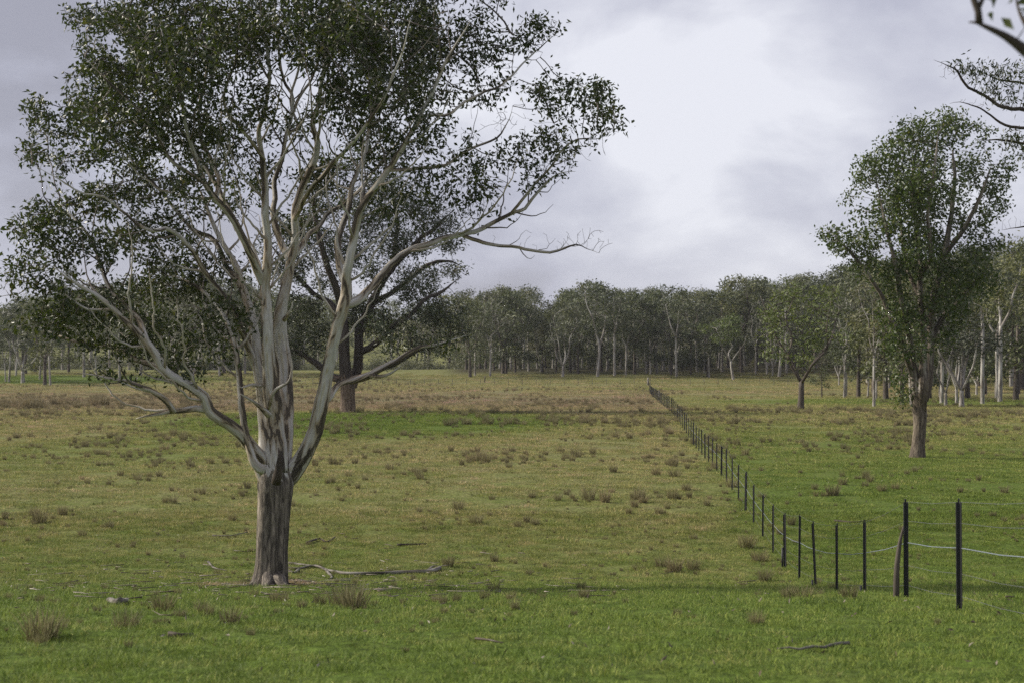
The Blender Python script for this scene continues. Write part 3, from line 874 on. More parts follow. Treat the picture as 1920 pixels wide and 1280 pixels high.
# ------------------------------------------------------------------ the big patchy-barked gum
HY = 27.0
hb = ground_at(508, 1098)
HY = hb[1]
H = thing('gum_tree', hb, 'large spreading gum tree with patchy white and brown bark, forking low into many pale limbs', 'tree')
sk = Skel()
trunk = [(508, 1106, 40, 0), (508, 1094, 35, 0), (510, 1070, 31, 0), (511, 1030, 29.5, 0), (513, 980, 29, 0), (515, 940, 30, 0), (516, 910, 32, 0), (514, 890, 30, 0), (508, 868, 23, 0)]
pt, rd = limb_pts(trunk, HY, hb)
pt, rd = resample(pt, rd, 0.06)
tube_obj('trunk', [(pt, rd, 40)], m_bark, H, rough=0.16)
sk.add(pt)
limbs = [
    # white stem continuing the trunk on its left side
    [(510, 890, 26, 0), (508, 850, 23, 0), (504, 805, 19, 0), (498, 760, 15.5, .1), (490, 715, 12.5, .1), (482, 670, 11.5, .2), (476, 620, 10.5, .3), (468, 580, 10, .4), (456, 545, 9.5, .5), (446, 510, 8, .6), (432, 480, 7, .8), (415, 452, 6, 1), (400, 420, 5, 1.2), (385, 380, 4, 1.4), (360, 330, 3, 1.5)],
    # brown stem up the middle, yellow-skinned higher
    [(520, 885, 25, 0), (518, 830, 22, 0), (514, 780, 18.5, 0), (508, 730, 15, -.1), (504, 680, 12.5, -.2), (501, 630, 12, -.3), (499, 580, 11.5, -.3), (496, 540, 11.5, -.3), (499, 505, 10.5, -.4), (501, 450, 9.5, -.4), (498, 400, 9, -.5), (496, 350, 8, -.5), (493, 300, 7, -.6), (486, 250, 6, -.8), (497, 200, 5, -1), (505, 150, 4.5, -1.1), (500, 90, 4, -1.2), (490, 20, 3.5, -1.3), (485, -50, 3, -1.4)],
    [(496, 535, 10, -.3), (484, 508, 9.5, -.5), (468, 472, 9, -.8), (450, 436, 8.5, -1), (430, 402, 8, -1.2), (404, 374, 7.5, -1.4), (385, 345, 6.5, -1.5), (370, 300, 6, -1.6), (352, 250, 5, -1.8), (340, 190, 4.5, -2), (320, 120, 4, -2.2), (300, 50, 3, -2.4)],
    [(404, 374, 6, -1.4), (410, 340, 5.5, -1.2), (395, 300, 5, -1), (378, 260, 4.5, -.8), (375, 200, 4, -.6), (388, 130, 3.5, -.5), (400, 60, 3, -.4), (395, -30, 2.5, -.4)],
    # right-hand main stem
    [(522, 880, 24, .1), (529, 820, 21, .15), (533, 770, 18, .3), (532, 710, 16, .5), (528, 650, 15.5, .6), (526, 600, 14, .6), (533, 550, 12.5, .6), (542, 505, 11.5, .7), (549, 470, 10, .7), (553, 430, 9.5, .6), (553, 395, 9, .5), (562, 365, 9, .4), (576, 332, 9, .3), (590, 300, 8.5, .2), (594, 268, 8, .1), (585, 235, 7, 0), (596, 200, 6.5, 0), (602, 150, 5.5, -.1), (615, 90, 5, -.2), (630, 20, 4, -.3), (640, -60, 3, -.4)],
    [(545, 490, 9, .7), (531, 462, 8.5, .9), (520, 432, 8, 1), (513, 402, 7, 1.1), (518, 372, 7, 1.2), (516, 338, 6.5, 1.3), (528, 300, 6.5, 1.4), (537, 255, 6, 1.5), (548, 215, 5.5, 1.6), (548, 180, 5, 1.7), (530, 150, 4.5, 1.8), (522, 100, 4, 1.9), (515, 40, 3.5, 2), (520, -60, 3, 2.1)],
    [(548, 215, 5, 1.6), (562, 180, 4.5, 1.8), (585, 150, 4, 2), (600, 100, 3.5, 2.1), (605, 40, 3, 2.2)],
    [(550, 480, 8, .7), (566, 462, 7, 1), (582, 436, 6, 1.4), (600, 424, 5.5, 1.8), (620, 398, 5, 2.2), (650, 380, 5, 2.6), (680, 350, 4.5, 3), (710, 310, 4, 3.2), (745, 270, 3.5, 3.4), (780, 220, 3, 3.6), (810, 160, 2.5, 3.8)],
    [(553, 410, 7, .5), (566, 385, 6.5, -.2), (580, 358, 6, -.7), (600, 335, 5.5, -1.2), (625, 305, 5, -1.6), (650, 280, 4.5, -2), (690, 230, 4, -2.5), (720, 180, 3.5, -2.8), (750, 110, 3, -3), (770, 40, 2.5, -3.2)],
    [(496, 300, 5, -.6), (475, 272, 5, -.9), (450, 240, 4.5, -1.2), (420, 190, 4, -1.5), (440, 120, 3.5, -1.7), (450, 50, 3, -1.9)],
    [(540, 250, 5, 1.5), (560, 235, 4.5, 1.8), (545, 190, 4, 2.0), (560, 120, 3.5, 2.3), (570, 40, 3, 2.5)],
    # big curved limb on the right
    [(520, 905, 26, .1), (543, 888, 21, .1), (566, 862, 16.5, 0), (582, 832, 14.5, -.1), (594, 795, 13.5, -.2), (602, 755, 13, -.3), (610, 715, 12, -.4), (617, 675, 11.5, -.5), (624, 640, 11.5, -.6), (634, 605, 12, -.7), (646, 572, 13, -.8), (650, 545, 12, -.8), (648, 520, 10.5, -.9), (654, 490, 9.5, -1), (662, 450, 9, -1), (670, 415, 8.5, -1.1), (682, 385, 8, -1.2), (706, 350, 7.5, -1.3), (732, 312, 7, -1.4), (752, 280, 7, -1.5), (778, 240, 6, -1.6), (800, 195, 5, -1.7), (825, 140, 4.5, -1.8), (850, 90, 4, -1.9), (880, 40, 3, -2)],
    [(648, 530, 9, -.8), (637, 500, 8, -.5), (634, 460, 8, -.3), (640, 425, 7.5, 0), (652, 390, 7, .3), (660, 350, 6.5, .6), (680, 300, 6, .9), (690, 250, 5, 1.2), (700, 190, 4.5, 1.4), (715, 120, 4, 1.6), (725, 50, 3, 1.8)],
    # long limb reaching out to the right
    [(648, 572, 10, -.8), (666, 566, 9.5, -.7), (690, 545, 8.5, -.4), (715, 515, 8, -.1), (740, 488, 7.5, .1), (770, 468, 7, .4), (800, 459, 7, .6), (832, 447, 7, .8), (868, 440, 6.5, .9), (900, 432, 6, 1), (925, 418, 5.5, 1), (955, 402, 5, 1.1), (985, 392, 4.5, 1.1), (1003, 368, 4, 1.1), (1028, 340, 3.5, 1.2), (1052, 325, 2.8, 1.2), (1078, 322, 1.8, 1.2)],
    [(958, 401, 4, 1.1), (985, 370, 3.8, 1), (1005, 345, 3.5, .9), (1035, 310, 3, .8), (1055, 280, 2.6, .7), (1085, 262, 2.3, .6), (1120, 262, 1.8, .5), (1150, 245, 1.5, .5)],
    [(868, 442, 5, .9), (895, 452, 4.8, .8), (925, 460, 4.3, .7), (960, 461, 4, .6), (995, 468, 3.6, .5), (1030, 474, 3.2, .5), (1055, 468, 2.8, .5), (1080, 460, 2.3, .5), (1100, 466, 1.8, .5), (1122, 474, 1.2, .5)],
    [(732, 320, 5, -1.4), (760, 318, 4.6, -1.2), (800, 314, 4.2, -1), (835, 310, 4, -.8), (862, 292, 3.6, -.6), (895, 272, 3.2, -.5), (930, 258, 2.8, -.4), (955, 225, 2.2, -.3), (962, 200, 1.6, -.3)],
    [(775, 245, 5, -1.6), (800, 218, 4.6, -1.3), (840, 214, 4.2, -1), (865, 195, 3.8, -.8), (900, 175, 3.4, -.6), (940, 160, 3, -.4), (980, 120, 2.5, -.2), (1020, 85, 2, 0), (1050, 60, 1.5, .1)],
    # left limb
    [(506, 898, 22, 0), (488, 868, 16, -.1), (470, 836, 12, -.4), (450, 812, 11, -.6), (428, 793, 10.5, -.8), (405, 779, 10.5, -1), (390, 764, 10, -1.1), (382, 740, 9, -1.2), (362, 726, 8.5, -1.3), (335, 712, 8, -1.4), (312, 696, 8, -1.5), (296, 668, 8.5, -1.6), (276, 642, 7.5, -1.7), (255, 620, 7, -1.8), (232, 598, 6, -1.9), (205, 572, 5, -2), (175, 550, 4, -2.1), (140, 530, 3.2, -2.2), (100, 500, 2.5, -2.3)],
    [(276, 642, 6, -1.7), (262, 605, 5.5, -1.5), (240, 575, 5, -1.3), (205, 540, 4.5, -1), (190, 500, 4, -.8), (170, 450, 3.5, -.6), (140, 410, 3, -.4), (110, 380, 2, -.2)],
    [(312, 694, 6, -1.5), (285, 682, 5.5, -1.3), (255, 672, 5, -1.2), (225, 655, 4.5, -1), (195, 650, 4, -.8), (165, 648, 3.5, -.6), (138, 640, 3, -.5), (105, 625, 2.4, -.3), (70, 610, 1.8, -.2)],
    [(384, 766, 7.5, -1.1), (365, 765, 6, -1.2), (342, 770, 5.5, -1.3), (322, 772, 5, -1.4), (298, 775, 4.5, -1.4), (272, 779, 4, -1.5), (254, 784, 3.4, -1.5)],
    [(326, 772, 5.5, -1.4), (316, 755, 5.5, -1.5), (300, 742, 5, -1.6), (280, 730, 4.5, -1.7), (258, 722, 3.8, -1.8), (230, 714, 3.2, -1.9), (200, 710, 2.8, -2), (170, 704, 2, -2.1), (135, 702, 1.4, -2.2)],
    # slim inner left stem
    [(494, 880, 10, -.5), (478, 868, 8, -.6), (466, 830, 7, -.6), (457, 785, 6.5, -.6), (451, 745, 6, -.6), (449, 710, 5.5, -.5), (444, 670, 5.5, -.5), (436, 632, 5, -.4), (424, 600, 4.5, -.3), (405, 570, 4, -.1), (380, 545, 3.5, 0), (345, 525, 3, .2), (310, 515, 2.5, .4)],
    [(480, 690, 8, .2), (462, 640, 7, 0), (445, 600, 6.5, -.2), (425, 565, 6, -.4), (405, 535, 5.5, -.6), (380, 500, 5.5, -.8), (362, 470, 5, -1), (335, 440, 5, -1.2), (310, 428, 5, -1.4), (285, 432, 4, -1.5), (255, 420, 3.5, -1.6), (225, 395, 3, -1.7), (195, 370, 2.6, -1.8), (150, 360, 2.2, -1.9), (110, 335, 1.8, -2), (60, 310, 1.3, -2)],
    [(456, 545, 8, .5), (440, 520, 7.5, .8), (425, 500, 7, 1.1), (412, 470, 6.5, 1.4), (395, 448, 6, 1.7), (372, 436, 5.5, 2), (345, 415, 5, 2.2), (315, 375, 4.5, 2.4), (285, 340, 4, 2.6), (250, 300, 3.5, 2.8), (210, 260, 3, 3), (170, 215, 2.5, 3.2), (130, 190, 2, 3.3)],
    [(446, 432, 7, -1), (425, 385, 6.5, -.7), (400, 340, 6, -.4), (370, 290, 5, 0), (350, 260, 4.5, .2), (310, 205, 4, .5), (270, 140, 3.5, .8), (240, 80, 3, 1), (215, 30, 2.5, 1.1)],
    [(385, 345, 5, -1.5), (350, 320, 5, -1.7), (318, 295, 4.5, -1.9), (285, 240, 4, -2.1), (240, 190, 3.5, -2.3), (200, 150, 3, -2.4), (160, 110, 2.4, -2.5)],
    # low dark bough swinging to the right off the curved limb
    [(608, 752, 8, -.3), (620, 742, 6.5, -.2), (630, 726, 5.8, 0), (645, 716, 5.5, .2), (668, 711, 5.5, .4), (695, 700, 5.5, .6), (720, 686, 5, .8), (745, 674, 4.6, 1), (768, 660, 4.2, 1.1), (790, 650, 3.5, 1.2), (815, 648, 2.8, 1.3), (845, 638, 2.2, 1.4), (875, 628, 1.5, 1.5)],
    [(690, 703, 4, .6), (715, 705, 3.6, .4), (736, 698, 3.2, .3), (750, 686, 2.6, .2), (768, 672, 2, .1)],
    # broken and dead stubs near the fork
    [(518, 905, 9, -.9), (522, 880, 8, -1), (524, 858, 7, -1.05), (521, 840, 5, -1.05)],
    [(505, 778, 6, -.4), (490, 764, 5, -.6), (470, 748, 4.5, -.8), (452, 737, 4, -1)],
    [(503, 770, 4, -.4), (508, 745, 3.4, -.7), (520, 728, 3, -.8), (538, 718, 2.6, -.9), (545, 700, 2.4, -.9), (546, 675, 2, -.9), (543, 650, 1.2, -.9)],
    [(490, 722, 4, -.2), (470, 722, 3.6, -.5), (452, 726, 3.2, -.6), (444, 722, 2.4, -.7)],
    [(533, 600, 5, .2), (540, 590, 3.6, 0), (547, 578, 3, -.1), (550, 566, 2, -.1)],
    [(534, 830, 7, .1), (541, 822, 4, 0), (542, 812, 1.5, 0)],
]
hero_limbs = []
HL = {0, 1, 4, 11, 17, 22}
for k, L in enumerate(limbs):
    pt, rd = limb_pts(L, HY, hb)
    pt, rd = resample(pt, rd, 0.11, 0.022 if k > 0 else 0.01, k, True)
    rd = rd * np.clip(1.04 - (pt[:, 2] - 2.9) * 0.07, 0.66, 1.0)
    mx = rd.max()
    tube_obj('limb', [(pt, rd, 18 if mx > 0.1 else 10)], m_bark if k in HL else m_bark_dark if k == len(limbs) - 6 else m_bark_limb, H, rough=0.13)
    if k < len(limbs) - 6:
        sk.add(pt)
        if k < 25: hero_limbs.append((pt, rd, k))
# boughs leaving the limbs: each sweeps outward, then turns up
rb = np.random.default_rng(21)
for pt, rd, k in hero_limbs:
    i = int(len(pt) * 0.32) + rb.integers(0, 4)
    side = rb.choice([-1, 1])
    while i < len(pt) - 4:
        if rd[i] < 0.11 and pt[i][2] > 3.0:
            T_ = pt[i + 1] - pt[i - 1]; T_ /= np.linalg.norm(T_)
            lat = np.array((side, rb.normal(0, 0.9), 0.0)); lat -= T_ * (lat @ T_); lat /= np.linalg.norm(lat)
            r0 = min(0.026, rd[i] * rb.uniform(0.35, 0.55)); Lb = r0 * rb.uniform(40, 75)
            d0 = T_ * 0.75 + lat * 0.75
            q = [pt[i], pt[i] + d0 * Lb * 0.25, pt[i] + d0 * Lb * 0.5 + np.array((0, 0, 0.06 * Lb)), pt[i] + d0 * Lb * 0.72 + np.array((0, 0, 0.20 * Lb)), pt[i] + d0 * Lb * 0.9 + np.array((0, 0, 0.42 * Lb))]
            p2, r2 = resample(q, np.array((1, .85, .65, .45, .2)) * r0, 0.11, 0.07, int(rb.integers(1e6)))
            tube_obj('branch', [(p2, r2, 7)], m_bark_limb if r0 > 0.02 else m_twig, H, rough=0.1)
            sk.add(p2)
            side = -side
        i += int(rb.integers(2, 6))
# surface roots
for a_ in ([(492, 1075, 14, 0), (482, 1088, 9, -.1), (470, 1098, 6, -.2), (456, 1106, 3, -.3)], [(506, 1070, 14, -.12), (503, 1092, 13, -.32), (498, 1108, 9, -.7)], [(520, 1085, 16, -.2), (530, 1098, 10, -.4), (545, 1104, 5, -.5)]):
    pt, rd = limb_pts(a_, HY, hb); pt, rd = resample(pt, rd, 0.06)
    tube_obj('root', [(pt, rd, 12)], m_bark, H, rough=0.12)

lob = [
    (230, 85, 105, 75, -1.5, 1), (300, 30, 120, 70, 1, 1), (185, 165, 80, 60, 0, 1), (115, 215, 75, 55, 1, 1), (55, 280, 50, 32, -1, .9), (235, 235, 100, 65, -2, 1),
    (150, 290, 70, 38, 1.5, .7), (330, 130, 100, 80, -2.5, 1), (330, 120, 100, 80, 2, .9), (420, 60, 100, 75, -1.5, 1), (430, 90, 80, 60, 2, .8), (520, 20, 110, 70, -1.5, 1), (530, 60, 90, 60, 2, .8),
    (620, 60, 110, 85, -2, 1), (640, 60, 110, 85, 2, 1), (730, 70, 110, 85, -1, 1.1), (740, 60, 100, 80, 2, 1), (840, 45, 85, 60, 0, 1), (700, 165, 100, 75, -2, 1.1), (700, 150, 90, 70, 2, 1),
    (800, 140, 85, 65, 0, 1), (885, 100, 60, 45, 0, .9), (950, 85, 55, 32, 0, .9), (1015, 48, 42, 24, 0, .9), (900, 170, 55, 30, 0, .8), (620, 185, 60, 60, -2, .8), (640, 290, 60, 55, 2.5, .9),
    (715, 275, 65, 55, 2, .9), (760, 220, 60, 50, -1.5, .8), (440, 250, 60, 60, 2, .8), (400, 210, 60, 60, -2, .7), (330, 250, 85, 55, -1, .9), (285, 335, 85, 50, 2.5, .9), (370, 340, 60, 50, -2, .6), (440, 370, 45, 45, 1.5, .8),
    (80, 420, 70, 50, -1, .8), (150, 380, 60, 45, 0, .8), (170, 470, 85, 48, -1, .9), (50, 500, 50, 40, -2, .9), (35, 545, 45, 25, -2, .9), (100, 560, 60, 35, -2, .9), (260, 430, 75, 42, 1, .7),
    (300, 540, 75, 55, .5, 1.0), (185, 570, 80, 45, -1.5, 1), (330, 480, 60, 40, 0, .6), (280, 620, 70, 38, -.5, .8), (330, 655, 80, 35, 0, .8), (230, 690, 16, 12, -2, .8), (170, 630, 50, 28, -1, .8), (410, 660, 42, 30, -.3, .5),
    (260, 690, 12, 10, -1.5, 1.2), (860, 268, 28, 30, -.8, .7), (880, 310, 45, 30, -.6, .6), (905, 355, 42, 40, .5, .8), (870, 345, 40, 35, 1, .6), (1010, 165, 40, 25, .8, .8), (1060, 185, 55, 40, 0, .9), (1110, 190, 48, 42, 1, .9),
    (1150, 232, 32, 26, .5, .8), (1090, 245, 55, 36, .5, .8), (1030, 270, 55, 40, 1, .6), (965, 295, 50, 40, 1.2, .6), (1010, 330, 45, 30, 1, .5), (925, 405, 42, 22, 1, .6), (1130, 165, 25, 20, 0, .7), (600, 340, 45, 45, 2, 1.0), (680, 360, 50, 35, 2.5, .8), (800, 330, 50, 35, -1, .6), (560, 250, 50, 50, 2, .9), (400, 300, 50, 50, 2.5, .8), (430, 600, 50, 50, -.5, .6), (370, 560, 60, 60, 1, .8), (120, 590, 60, 35, -1, .9), (220, 370, 70, 40, 1, .8), (800, 650, 60, 12, 1.3, .12),
    (520, 180, 60, 60, -1.5, .9), (480, 330, 50, 40, 2, .7), (720, 380, 50, 30, -1, .8), (560, 420, 50, 40, 2.5, .5), (820, 250, 55, 40, -1, .9), (780, 380, 45, 30, 1, .6), (340, 420, 60, 40, 1.5, .9), (420, 500, 50, 40, 1, .7), (80, 610, 60, 28, -1.5, .9), (250, 655, 60, 30, -1.3, .9), (150, 600, 60, 30, -1.8, .8), (340, 690, 50, 28, -1, .7), (200, 700, 40, 12, -2, .6), (390, 630, 45, 35, .2, .8),
    (300, -60, 150, 60, 0, .8), (450, -80, 130, 60, 0, .8), (620, -90, 150, 70, 0, .8), (780, -50, 120, 60, 0, .8), (160, 30, 50, 35, 0, .6), (900, -20, 60, 35, 0, .8),
]
att = lobes_to_att(lob, HY, 50000, HY / F, 3, 0.95, 0.43, 17) - hb
n0 = len(sk.nd)
nd, pa = grow(np.array(sk.nd), np.array(sk.pa), att, 0.125, 0.14, 110, 0.26, 4, 0.05)
ch, kids, rad, dtt = chains_of(nd, pa, n0, 0.0046, 2.3, 0.05, (0.008, 0.03))
tw = tube_obj('twigs', ch, m_twig, H); tag(tw, kind='stuff')
ln_ = leaf_nodes(nd, kids, dtt, n0, 3)
ln_ = ln_[np.random.default_rng(2).random(len(ln_)) < 0.60]
me = leaves(ln_, 9, 0.115, 0.05, 0.085, 5, 0.55, 0.1, [m_leaf], 'foliage')
fo = link('foliage', me, H); tag(fo, kind='stuff')
print('hero nodes', len(nd), 'leaf', len(me.polygons))
# bare twigs
lobb = [(1065, 450, 32, 22, .5, 1), (1110, 445, 38, 26, .5, 1.4), (1140, 455, 20, 12, .5, .8), (960, 215, 45, 45, .2, 1), (920, 150, 50, 40, 0, .6), (1010, 120, 45, 22, 0, .6), (880, 240, 40, 30, 0, .4), (480, 240, 30, 50, 0, .5),
        (330, 720, 80, 40, -1, .5), (440, 690, 60, 50, -.6, .8), (560, 690, 40, 60, .5, .4), (220, 330, 60, 40, 0, .4), (1120, 290, 40, 25, .5, .5), (960, 440, 60, 14, .7, .4), (760, 620, 90, 35, 1.2, .7), (500, 740, 40, 40, -1, .3)]
att = lobes_to_att(lobb, HY, 1500, HY / F, 8, 0.7) - hb
nd2, pa2 = grow(np.array(sk.nd), np.array(sk.pa), att, 0.10, 0.13, 60, 0.3, 9)
ch, *_ = chains_of(nd2, pa2, n0, 0.003, 2.35, 0.03, (0.008, 0.03))
tw = tube_obj('bare_twigs', ch, m_twig, H); tag(tw, kind='stuff')


def hand_tree(name, base_px, label, specs, lobes, natt, step, kill, leafargs, mats, bare=None, rough=0.1, wob=0.03, Y=None, seed=1, tip=0.005, rmax=0.08, base=None, maxd=2, thick=1.0, sides=14, clump=0.40, cs=20):
    b0 = ground_at(*base_px) if base is None else base
    Y = b0[1]
    T = thing(name, b0, label, 'tree')
    s = Skel()
    for k, L in enumerate(specs):
        pt, rd = limb_pts(L, Y, b0)
        pt, rd = resample(pt, rd, step * 0.7, wob if k else wob * 0.3, seed * 50 + k, True)
        tube_obj('trunk' if k == 0 else 'limb', [(pt, rd, sides if k == 0 else max(8, sides - 6))], mats[0], T, rough=rough)
        s.add(pt)
    n0 = len(s.nd)
    att = lobes_to_att(lobes, Y, natt, Y / F, seed, thick, clump, cs) - b0
    nd, pa = grow(np.array(s.nd), np.array(s.pa), att, step, kill, 80, 0.22, seed, 0.04)
    ch, kids, rad, dtt = chains_of(nd, pa, n0, tip, 2.3, rmax, (0.015, 0.06))
    o = tube_obj('twigs', ch, mats[1], T); tag(o, kind='stuff')
    c = leaf_nodes(nd, kids, dtt, n0, maxd)
    me = leaves(c, leafargs[0], leafargs[1], leafargs[2], leafargs[3], seed, leafargs[4], 0.1, [mats[2]], 'foliage')
    o = link('foliage', me, T); tag(o, kind='stuff')
    if bare:
        att = lobes_to_att(bare[0], Y, bare[1], Y / F, seed + 5, 0.7) - b0
        nd2, pa2 = grow(np.array(s.nd), np.array(s.pa), att, step * 0.7, kill * 0.7, 60, 0.3, seed + 9)
        ch, *_ = chains_of(nd2, pa2, n0, tip * 0.8, 2.3, rmax, (0.015, 0.06))
        o = tube_obj('bare_twigs', ch, mats[1], T); tag(o, kind='stuff')
    print(name, Y, len(nd), len(me.polygons))
    return T


# ------------------------------------------------------------------ spreading tree behind the big gum
hand_tree('spreading_tree', (652, 772), 'broad dark spreading tree with thick reddish trunk on a patch of bright green grass', [
    [(651, 778, 19, 0), (652, 768, 16, 0), (652, 745, 13.5, 0), (652, 722, 13, 0), (648, 700, 12, 0), (645, 660, 10, 0), (645, 620, 9, 0), (640, 580, 8, 0), (630, 540, 7, -1), (615, 500, 6, -2), (600, 450, 5, -3), (590, 400, 4, -3), (585, 350, 3, -4)],
    [(660, 725, 10, 1), (670, 690, 9.5, 1), (673, 650, 9, 1), (678, 610, 8.5, 1.5), (692, 575, 8, 2), (708, 545, 7, 2), (725, 515, 6, 2), (738, 480, 5, 2), (745, 430, 4, 2), (740, 380, 3, 2), (730, 320, 2, 2)],
    [(675, 660, 7, 1), (695, 650, 6.5, 0), (720, 630, 6, -1), (740, 610, 5.5, -2), (770, 590, 4, -2), (800, 560, 3.5, -2), (830, 545, 3, -2), (860, 520, 2, -2)],
    [(660, 712, 8, -1), (690, 702, 7, -2), (720, 690, 6, -3), (755, 672, 5, -4), (790, 655, 4, -4), (830, 645, 3, -4), (865, 640, 2, -4)],
    [(640, 712, 8, 0), (615, 700, 7, 1), (590, 680, 6, 1), (565, 662, 5, 1), (545, 655, 4, 1), (520, 640, 3, 1)],
    [(695, 572, 6, 2), (730, 550, 5, 3), (770, 520, 4.5, 4), (800, 500, 4, 4), (840, 490, 3, 4), (865, 500, 2, 4)],
    [(645, 600, 6, 0), (620, 570, 5, 1), (590, 550, 4.5, 2), (560, 520, 4, 2), (530, 490, 3, 2), (500, 450, 2, 2)],
    [(715, 530, 5, 2), (750, 490, 4.5, 1), (790, 450, 4, 0), (825, 420, 3, 0), (850, 395, 2, 0)],
    [(640, 560, 5, 0), (655, 500, 5, -1), (670, 440, 4, -2), (680, 380, 3, -2), (690, 320, 2, -2)],
], [
    (850, 508, 38, 16, 4, 1.4), (800, 515, 50, 18, 3, 1.2), (775, 545, 60, 22, 0, 1), (820, 585, 60, 28, -2, 1), (745, 610, 60, 30, -2, 1), (690, 590, 50, 40, 2, .8), (850, 620, 40, 20, -3, .8), (770, 645, 60, 22, -3, .8),
    (700, 500, 60, 35, 2, 1), (760, 460, 55, 28, 1, 1), (820, 420, 45, 22, 0, 1), (835, 455, 40, 18, 1, 1), (700, 420, 60, 35, 0, 1), (640, 470, 55, 45, -1, .8), (640, 380, 60, 40, -1, 1), (720, 350, 50, 30, 0, .9), (570, 430, 55, 40, 0, 1),
    (540, 500, 55, 35, 2, 1), (560, 580, 50, 35, 1, 1.2), (590, 630, 45, 30, 1, 1.2), (540, 650, 45, 22, 1, .9), (490, 600, 45, 35, 1, .9), (600, 540, 40, 30, 0, .8), (660, 300, 45, 30, -1, .8), (580, 350, 45, 30, -2, .8), (500, 460, 40, 30, 2, .7), (790, 385, 40, 18, 0, .8),
], 15000, 0.38, 0.40, (9, 0.34, 0.11, 0.28, 0.1), (m_bark_mid, m_bark_dark, m_leaf_mid), seed=3, tip=0.012, rmax=0.16, thick=0.9, maxd=2, wob=0.1)

# ------------------------------------------------------------------ right tree
hand_tree('broadleaf_gum', (1720, 857), 'tall leafy gum tree standing alone right of the fence, crown broad above a grey trunk', [
    [(1719, 864, 18, 0), (1720, 852, 15, 0), (1722, 830, 12.5, 0), (1724, 800, 11.5, 0), (1724, 775, 12.5, 0), (1720, 745, 11, 0), (1716, 715, 10, 0), (1712, 690, 8, 0), (1708, 650, 6.5, 0), (1702, 610, 5.5, 0), (1690, 560, 5, -.5), (1680, 500, 4, -1), (1665, 440, 3.5, -1), (1650, 370, 2.5, -1)],
    [(1727, 770, 10, 0), (1731, 735, 9.5, -.3), (1732, 700, 9, -.3), (1730, 665, 7, -.3), (1733, 630, 6, -.2), (1729, 590, 5.5, 0), (1725, 540, 5.5, 0), (1726, 500, 5, 0), (1720, 440, 4.5, 0), (1713, 380, 4, 0), (1712, 320, 3, 0), (1722, 260, 2, 0)],
    [(1732, 750, 9, .3), (1741, 710, 9, .5), (1743, 660, 8.5, .6), (1745, 610, 7.5, .7), (1750, 560, 6.5, .7), (1762, 510, 6, .7), (1775, 450, 5.5, .7), (1785, 390, 4.5, .7), (1790, 330, 3.5, .7), (1785, 270, 2.5, .7)],
    [(1746, 640, 5.5, .6), (1765, 600, 5, .8), (1790, 575, 4.5, 1), (1815, 545, 4, 1.2), (1845, 510, 3, 1.4), (1862, 470, 2.2, 1.5)],
    [(1712, 705, 6, 0), (1700, 672, 5, -.5), (1690, 640, 4.5, -.8), (1672, 600, 4, -1), (1655, 560, 3.8, -1.2), (1630, 520, 3.5, -1.4), (1600, 480, 3, -1.5), (1570, 448, 2, -1.6)],
    [(1770, 480, 5, .7), (1800, 440, 4.5, .2), (1825, 400, 4, -.2), (1845, 350, 3, -.5), (1860, 310, 2, -.6)],
    [(1724, 520, 4, 0), (1745, 480, 3.5, -1), (1740, 400, 3, -1.5), (1750, 330, 2.5, -1.8), (1760, 250, 1.8, -1.8)],
    [(1724, 560, 4, 0), (1700, 500, 3.5, 1), (1690, 430, 3, 1.4), (1680, 350, 2.5, 1.6), (1690, 290, 1.8, 1.6)],
], [
    (1775, 232, 55, 28, 0, 1), (1720, 255, 50, 35, 0, 1), (1685, 290, 50, 40, -1, 1), (1780, 285, 70, 45, 1, 1), (1640, 330, 42, 40, -1, 1), (1740, 345, 80, 50, -1.5, 1), (1700, 370, 70, 50, 1.5, 1), (1858, 320, 48, 45, 0, 1), (1620, 375, 42, 38, 0, 1), (1640, 310, 35, 28, 0, .9), (1830, 250, 35, 25, 0, .7),
    (1680, 410, 60, 45, -1, 1), (1790, 420, 70, 55, 1, .7), (1865, 375, 32, 40, 0, .8), (1705, 470, 80, 45, -1, 1.1), (1600, 455, 55, 30, -1, 1.2), (1562, 440, 30, 18, -1, 1.3), (1650, 495, 60, 32, -1, 1.1), (1790, 500, 80, 45, 0, 1), (1720, 535, 80, 45, 0, 1.1),
    (1695, 590, 55, 45, -.5, 1.1), (1688, 640, 36, 42, -1, 1.2), (1720, 640, 30, 40, -1.2, .9), (1770, 620, 40, 35, 0, .8), (1760, 580, 65, 45, 0, .8), (1692, 742, 18, 22, -.3, .9), (1830, 530, 50, 32, 1, .9), (1860, 455, 30, 20, 1, .5), (1740, 430, 60, 50, 1.5, .8), (1688, 695, 20, 30, -.6, .9), (1780, 560, 60, 35, -1, .6),
], 16000, 0.21, 0.23, (6, 0.18, 0.10, 0.15, 0.4), (m_bark_r, m_twig, m_leaf_r), seed=4, clump=0.34, cs=19, tip=0.006, rmax=0.09, bare=([(1880, 440, 35, 10, 1, 1), (1690, 700, 25, 40, 0, .5), (1600, 370, 14, 14, 0, .4)], 130))

